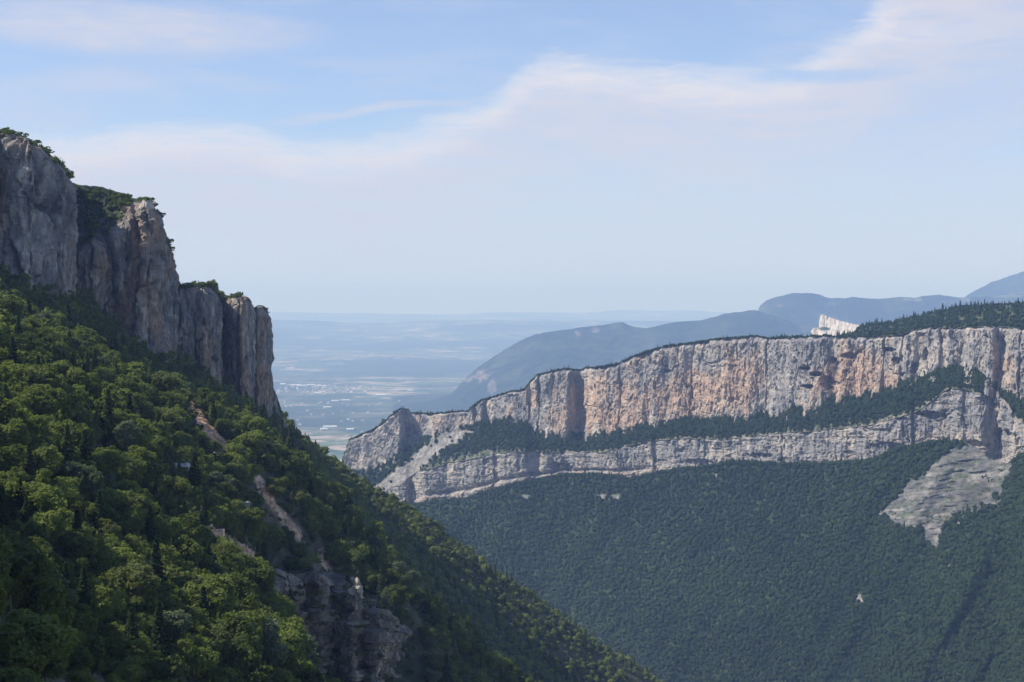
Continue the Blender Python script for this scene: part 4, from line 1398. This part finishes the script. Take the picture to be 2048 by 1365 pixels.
def put_tree(kind, loc, h, rad, rot, label, group, var=None):
    lst = SINGLE[kind]
    me, tk, H_, R_ = lst[int(tr.integers(len(lst))) if var is None else var]
    nm = kind if kind != 'silver_tree' else 'whitebeam_tree'
    e = bpy.data.objects.new(nm, None)
    e.location = loc
    e.rotation_euler = (0, 0, rot)
    e.scale = (rad / R_, rad / R_, h / H_)
    e.empty_display_size = 0.5
    col.objects.link(e)
    c_ = bpy.data.objects.new('crown', me)
    col.objects.link(c_)
    c_.parent = e
    d_ = bpy.data.objects.new('trunk', tk)
    col.objects.link(d_)
    d_.parent = e
    tag(e, label, 'tree', group)
    return e


info = {}
for i in chosen:
    pyc = EY - (z_[i] + hgt[i] * 0.6) / Yq[i] * F
    kd = 'pine_tree' if pine[i] else ('silver_tree' if silver[i] else 'broadleaf_tree')
    if kd == 'broadleaf_tree':
        wd = 'small round broadleaf tree' if hgt[i] < 4.9 else ('broad full broadleaf tree' if rad_[i] / hgt[i] > 0.49 else 'tall domed broadleaf tree')
    else:
        wd = 'dark pointed pine tree' if kd == 'pine_tree' else 'pale silvery leaved tree'
    info[i] = (kd, wd, region(px_[i], pyc, Yq[i])[0], px_[i], pyc)
byr = {}
for i, q in info.items():
    byr.setdefault((q[1], q[2]), []).append(i)
for (wd, reg), lst in byr.items():
    mx_, my_ = np.median([info[i][3] for i in lst]), np.median([info[i][4] for i in lst])
    for i in lst:
        if len(lst) == 1:
            lab = f'{wd} {reg}'
        else:
            lab = f"{wd}, {'higher' if info[i][4] < my_ else 'lower'} and further {'left' if info[i][3] < mx_ else 'right'}, {reg}"
        put_tree(info[i][0], (cand[i, 0], cand[i, 1], z_[i] - 0.3), hgt[i], rad_[i], tr.random() * 6.28, lab, None if len(lst) == 1 else f'{wd}s {reg}')

items = []
for i in sel:
    if i in chs:
        continue
    if vis[i] <= 0 and tr.random() > (0.3 if Yq[i] < 700 else 0.12):
        continue
    lod = 'near' if Yq[i] < 330 else ('mid' if Yq[i] < 560 else ('far' if Yq[i] < 820 else 'tiny'))
    var = int(tr.integers(6)) if not pine[i] else 6 + int(tr.integers(2))
    items.append((lod, var, (cand[i, 0], cand[i, 1], z_[i] - 0.3), tr.random() * 6.28, rad_[i], hgt[i], float(np.clip(tr.normal(0.5 if not pine[i] else 0.12, 0.24), 0, 1))))
# undergrowth between the trees
for _ in range(3800):
    Yb = math.sqrt(tr.uniform(180 ** 2, 620 ** 2))
    pxx = tr.uniform(-80, 900)
    zb = float(near_z(pxx, Yb))
    pyb = EY - zb / Yb * F
    if near_scree(np.array(pxx), np.array(pyb)) and 300 < Yb < 800 or (505 < pxx < 845 and 445 < Yb < 486) or (pxx > 560 and 330 < Yb < 486):
        continue
    r0 = tr.uniform(0.7, 1.7)
    items.append(('far', int(tr.integers(6)), (float((pxx - 1024) * Yb / F), Yb, zb - 0.5), tr.random() * 6.28, r0, r0 * 1.5, float(np.clip(tr.normal(0.45, 0.25), 0, 1))))
for _ in range(120):
    Yb = tr.uniform(455, 486)
    pxx = tr.uniform(545, 815)
    wy = float(np.interp(pxx, [532, 560, 640, 712, 775, 800, 835], [462, 480, 486, 486, 494, 508, 560]))
    pyb = 1180 + tr.random() ** 1.3 * 190
    p = W(pxx, pyb, wy - 3.0)
    if 700 < pxx < 730 and pyb < 1240:
        continue
    r0 = tr.uniform(0.5, 1.5)
    items.append(('far', int(tr.integers(6)), p, tr.random() * 6.28, r0, r0 * 1.8, float(np.clip(tr.normal(0.4, 0.2), 0, 1))))
wood('mountainside_wood', items, M['leaf_wood'])
print('wood trees', len(items), 'single', len(chosen))

# picked-out trees
for pxx, Yb, h, rd, kd, lab in [
        (190, 486, 11.5, 2.1, 'pine_tree', 'tall light green spruce standing alone against the shaded slope under the cliffs'),
        (590, 1045, 9.0, 3.6, 'broadleaf_tree', 'dark round tree on the skyline at the foot of the last rock pillar'),
        (283, 500, 8.0, 2.6, 'broadleaf_tree', 'round bright green tree on the crest just left of the scree track head'),
        (232, 500, 8.5, 1.8, 'pine_tree', 'dark thin conifer on the crest right of the tall light spruce')]:
    zb = float(near_z(pxx, Yb))
    put_tree(kd, ((pxx - 1024) * Yb / F, Yb, zb - 0.3), h, rd, 1.0, lab, None, 0)

# ---- bushes on the pillars
bush = []
for i in range(5):
    V_, Q_ = broad_crown(620, 500 + i, 0.17, 1.0, 1.2, 8)
    V_[:, 2] -= 0.25
    me = make_mesh('bush', V_, Q_)
    me.materials.append(M['leaf'])
    bush.append(me)
BL = ['leafy bush on the rim of the leftmost grey rock wall', 'leafy bush on the green slope behind the knobbed rock pillar', 'leafy bush on the flat top of the blocky third pillar', 'leafy bush on top of the pale fourth pillar', 'low bush on top of the narrow last pillar', 'low dark bush on the shaded spur below the last pillar']
BN = [58, 148, 62, 14, 8, 6]
for cap, ci in CAPS:
    nr_, nc_ = cap.shape[:2]
    made = 0
    lim = {0: 1.0, 1: 1.0}.get(ci, 1.0)
    while made < BN[ci]:
        a = tr.random() ** (1.15 if ci == 1 else 1.3) * (nr_ - 2) * (1.0 if ci in (0, 1) else 0.9)
        b = tr.random() * (nc_ - 1)
        p = cap[int(a), int(b)]
        pxx = 1024 + p[0] * F / p[1]
        if ci == 1 and pxx > 262 and tr.random() < 0.6:
            continue
        if ci == 1 and a < 1 and tr.random() < 0.6:
            continue
        if ci == 3 and not 444 < pxx < 482:
            continue
        if ci == 0 and pxx < -40:
            continue
        r0 = {0: tr.uniform(1.2, 2.6), 1: tr.uniform(1.0, 2.3), 2: tr.uniform(1.4, 3.0), 3: tr.uniform(1.3, 2.4), 4: tr.uniform(0.8, 1.5), 5: tr.uniform(0.9, 1.7)}[ci]
        o = bpy.data.objects.new('bush', bush[int(tr.integers(5))])
        o.location = (p[0], p[1] + 0.3, p[2] - 0.25)
        o.rotation_euler = (0, 0, tr.random() * 6.28)
        o.scale = (r0, r0, r0 * tr.uniform(0.8, 1.25) * (1.45 if ci in (2, 3) else 1.0))
        col.objects.link(o)
        tag(o, BL[ci], 'bush', BL[ci].replace('bush', 'bushes', 1))
        made += 1
for pxx, pyy, Yb, r0, lab in [(334, 492, 822, 2.6, 'dark bush hanging on the right edge of the knobbed pillar, upper one'), (338, 506, 826, 2.3, 'dark bush hanging on the right edge of the knobbed pillar, lower one'), (322, 436, 800, 1.8, 'small bush on the right shoulder beside the pale knob')]:
    p = W(pxx, pyy, Yb)
    o = bpy.data.objects.new('bush', bush[1])
    o.location, o.scale = tuple(p), (r0, r0, r0 * 1.5)
    col.objects.link(o)
    tag(o, lab, 'bush')

# low scrub that nobody could count, on the worn tops and on the green slope behind the knob
items = []
for cap, ci in CAPS[:4]:
    nr_, nc_ = cap.shape[:2]
    for _ in range((420, 1150, 260, 60)[ci]):
        a, b = int(1 + tr.random() * (nr_ - 3)), int(tr.random() * (nc_ - 1))
        p = cap[a, b]
        pxx = 1024 + p[0] * F / p[1]
        if (ci == 1 and 268 < pxx < 312) or (ci == 3 and not 440 < pxx < 488) or pxx < -60:
            continue
        r0 = tr.uniform(0.6, 1.5) * (1.25 if ci == 2 else 1)
        items.append(('far', int(tr.integers(6)), p - np.array((0, 0, 0.5)), tr.random() * 6.28, r0, r0 * tr.uniform(1.4, 2.4), float(np.clip(tr.normal(0.45, 0.25), 0, 1))))
wood('scrub', items, M['leaf_wood'])

# ---- trees of the massif across the valley
items = []


def surf(Pg, i, j):
    a, b = int(i), int(j)
    a, b = min(a, Pg.shape[0] - 2), min(b, Pg.shape[1] - 2)
    fi, fj = i - a, j - b
    return Pg[a, b] * (1 - fi) * (1 - fj) + Pg[a + 1, b] * fi * (1 - fj) + Pg[a, b + 1] * (1 - fi) * fj + Pg[a + 1, b + 1] * fi * fj


def topx(p):
    return 1024 + p[0] * F / p[1], EY - p[2] * F / p[1]


# big slope: walk in picture-like steps down the fall line
for i in range(0, 300 + 14):
    if i < 300:
        rowstep = 1.6
    if (i * 1.605) % 4.7 > 1.605:
        continue
    j = tr.random() * 3
    while j < len(spx) - 2:
        jj = j + tr.normal() * 0.9
        ii = min(max(i + tr.normal() * 1.3, 4), 312)
        jj = min(max(jj, 0), len(spx) - 2)
        a, b = int(ii), int(jj)
        j += 7.0 / 1.9 * tr.uniform(0.75, 1.25)
        if SPY[a, b] > 1420 or slab[a, b] and (vnoise(a / 14, b / 20, 0.4, 841) + 0.4 * vnoise(a / 4, b / 5, 0.4, 843) < 0.62) or spots[a, b] and tr.random() < 0.85:
            continue
        if spx[b] < 800 and SPY[a, b] < 980:
            continue
        p = surf(HILL, ii, jj)
        r0 = tr.uniform(2.6, 4.4) * (1.0 if not slab[a, b] else 0.4)
        cn = tr.random() < 0.12
        tint = 0.40 + 0.6 * float(fbm(p[0] / 110, p[2] / 90, 0, 800, 4)) + tr.normal() * 0.16 + 0.3 * float(sstep(0, 120, SX[a, b] - xb[a, b] - 20))
        items.append(('tiny', 6 if cn else int(tr.integers(6)), p - np.array((0, 0, 1.6)), tr.random() * 6.28, r0 * (0.6 if cn else 1), r0 * (2.6 if cn else 2.1), float(np.clip(tint, 0, 1))))
print('slope trees', len(items))
wood('hillside_wood', items, M['far_leaf'])
items = []
# ledge
for _ in range(7500):
    i, j = tr.random() * (LEDGE.shape[0] - 2), tr.random() * (LEDGE.shape[1] - 2)
    vv_ = i / (LEDGE.shape[0] - 2)
    p = surf(LEDGE, i, j)
    qx, qy = topx(p)
    if lscr[int(i), int(j)] and tr.random() < 0.97:
        continue
    if qx < 830 and tr.random() < 0.35:
        continue
    if vv_ > 0.92 and tr.random() < 0.4:
        continue
    r0 = tr.uniform(2.4, 4.6) * (1 - 0.45 * max(0, vv_ - 0.7) / 0.3)
    hh = r0 * tr.uniform(2.0, 2.9)
    cn = tr.random() < 0.15
    items.append(('tiny', 6 + int(tr.integers(2)) if cn else int(tr.integers(6)), p - np.array((0, 0, 1.5)), tr.random() * 6.28, r0 * (0.65 if cn else 1), hh * (1.2 if cn else 1), float(np.clip(tr.normal(0.22, 0.16), 0, 1))))
wood('ledge_wood', items, M['far_leaf'])
items = []
# rim bushes and the plateau wood
for _ in range(5200):
    j = tr.random() * (PLAT.shape[1] - 2)
    qx = mpx[int(j)]
    if qx < 1660:
        i = 1.0 + abs(tr.normal()) * 1.5
        if tr.random() < 0.35:
            continue
        r0 = tr.uniform(1.0, 2.9)
    else:
        i = 1.0 + tr.random() * (PLAT.shape[0] - 4)
        r0 = tr.uniform(2.4, 4.4)
    p = surf(PLAT, i, j)
    cn = tr.random() < (0.04 if qx < 1660 else 0.22)
    items.append(('tiny', 6 + int(tr.integers(2)) if cn else int(tr.integers(6)), p - np.array((0, 0, 0.9)), tr.random() * 6.28, r0 * (0.6 if cn else 1), r0 * (2.6 if cn else 1.7), float(np.clip(tr.normal(0.25, 0.18), 0, 1))))
# bushes rooted in the cliffs
for _ in range(900):
    i, j = 6 + tr.random() * 135, tr.random() * (PU.shape[1] - 2)
    if fbm(j / 40, i / 16, 0, 822, 3) < 0.28:
        continue
    p = surf(PU, i, j)
    r0 = tr.uniform(0.8, 1.8)
    items.append(('tiny', int(tr.integers(6)), p - np.array((0, 0, 1.0)), tr.random() * 6.28, r0, r0 * 1.7, 0.3))
for _ in range(900):
    i, j = 6 + tr.random() * 105, tr.random() * (LOWC.shape[1] - 2)
    if fbm(j / 60, i / 12, 0, 824, 3) < 0.15:
        continue
    p = surf(LOWC, i, j)
    r0 = tr.uniform(0.8, 2.0)
    items.append(('tiny', int(tr.integers(6)), p - np.array((0, 0, 1.0)), tr.random() * 6.28, r0, r0 * 1.6, 0.35))
wood('cliff_top_wood', items, M['far_leaf'])
# conifers that stand out along the skyline of the plateau
sk = PLAT[-3]
for q, (pxx, h) in enumerate([(1798, 9), (1806, 11), (1812, 8), (1830, 10), (1845, 12), (1849, 10), (1868, 10), (1884, 15), (1891, 10), (1904, 9), (1910, 12), (1919, 14), (1931, 9), (1940, 10)]):
    j = int(np.argmin(np.abs(mpx - pxx)))
    p = sk[j]
    lab = {7: 'broad dark spire of a conifer standing highest on the plateau skyline', 11: 'slender tall conifer spire right of the highest one on the plateau skyline'}.get(q, 'small dark conifer standing above the wood on the plateau skyline')
    put_tree('pine_tree', (p[0], p[1] - 4, p[2] - 1), h * 1.05, h * 0.26, q, lab, 'conifers along the plateau skyline')
p = PLAT[1, int(np.argmin(np.abs(mpx - 768)))]
put_tree('broadleaf_tree', (p[0], p[1] - 3, p[2] - 2), 10.5, 4.2, 0.3, 'single dark tree on the left shoulder of the far cliff prow', None, 1)

# ------------------------------------------------------------------ the air
m = bpy.data.materials.new('air')
m.use_nodes = True
k = NT(m.node_tree)
pv = k.node('ShaderNodeVolumePrincipled')
pv.inputs['Color'].default_value = HAZE_COL
pv.inputs['Density'].default_value = HAZE_D
pv.inputs['Density Attribute'].default_value = ''
pv.inputs['Absorption Color'].default_value = HAZE_ABS
pv.inputs['Anisotropy'].default_value = 0.0
o_ = k.node('ShaderNodeOutputMaterial')
k.link(pv.outputs[0], o_.inputs['Volume'])
try:
    m.cycles.homogeneous_volume = True
except Exception:
    pass
zlow = -1200.0
vv, ff = box_np(-75000, 75000, -2200, 66000, zlow, 760)
me = make_mesh('haze', vv, ff)
hz = link('haze', me, m)
tag(hz, kind='stuff')
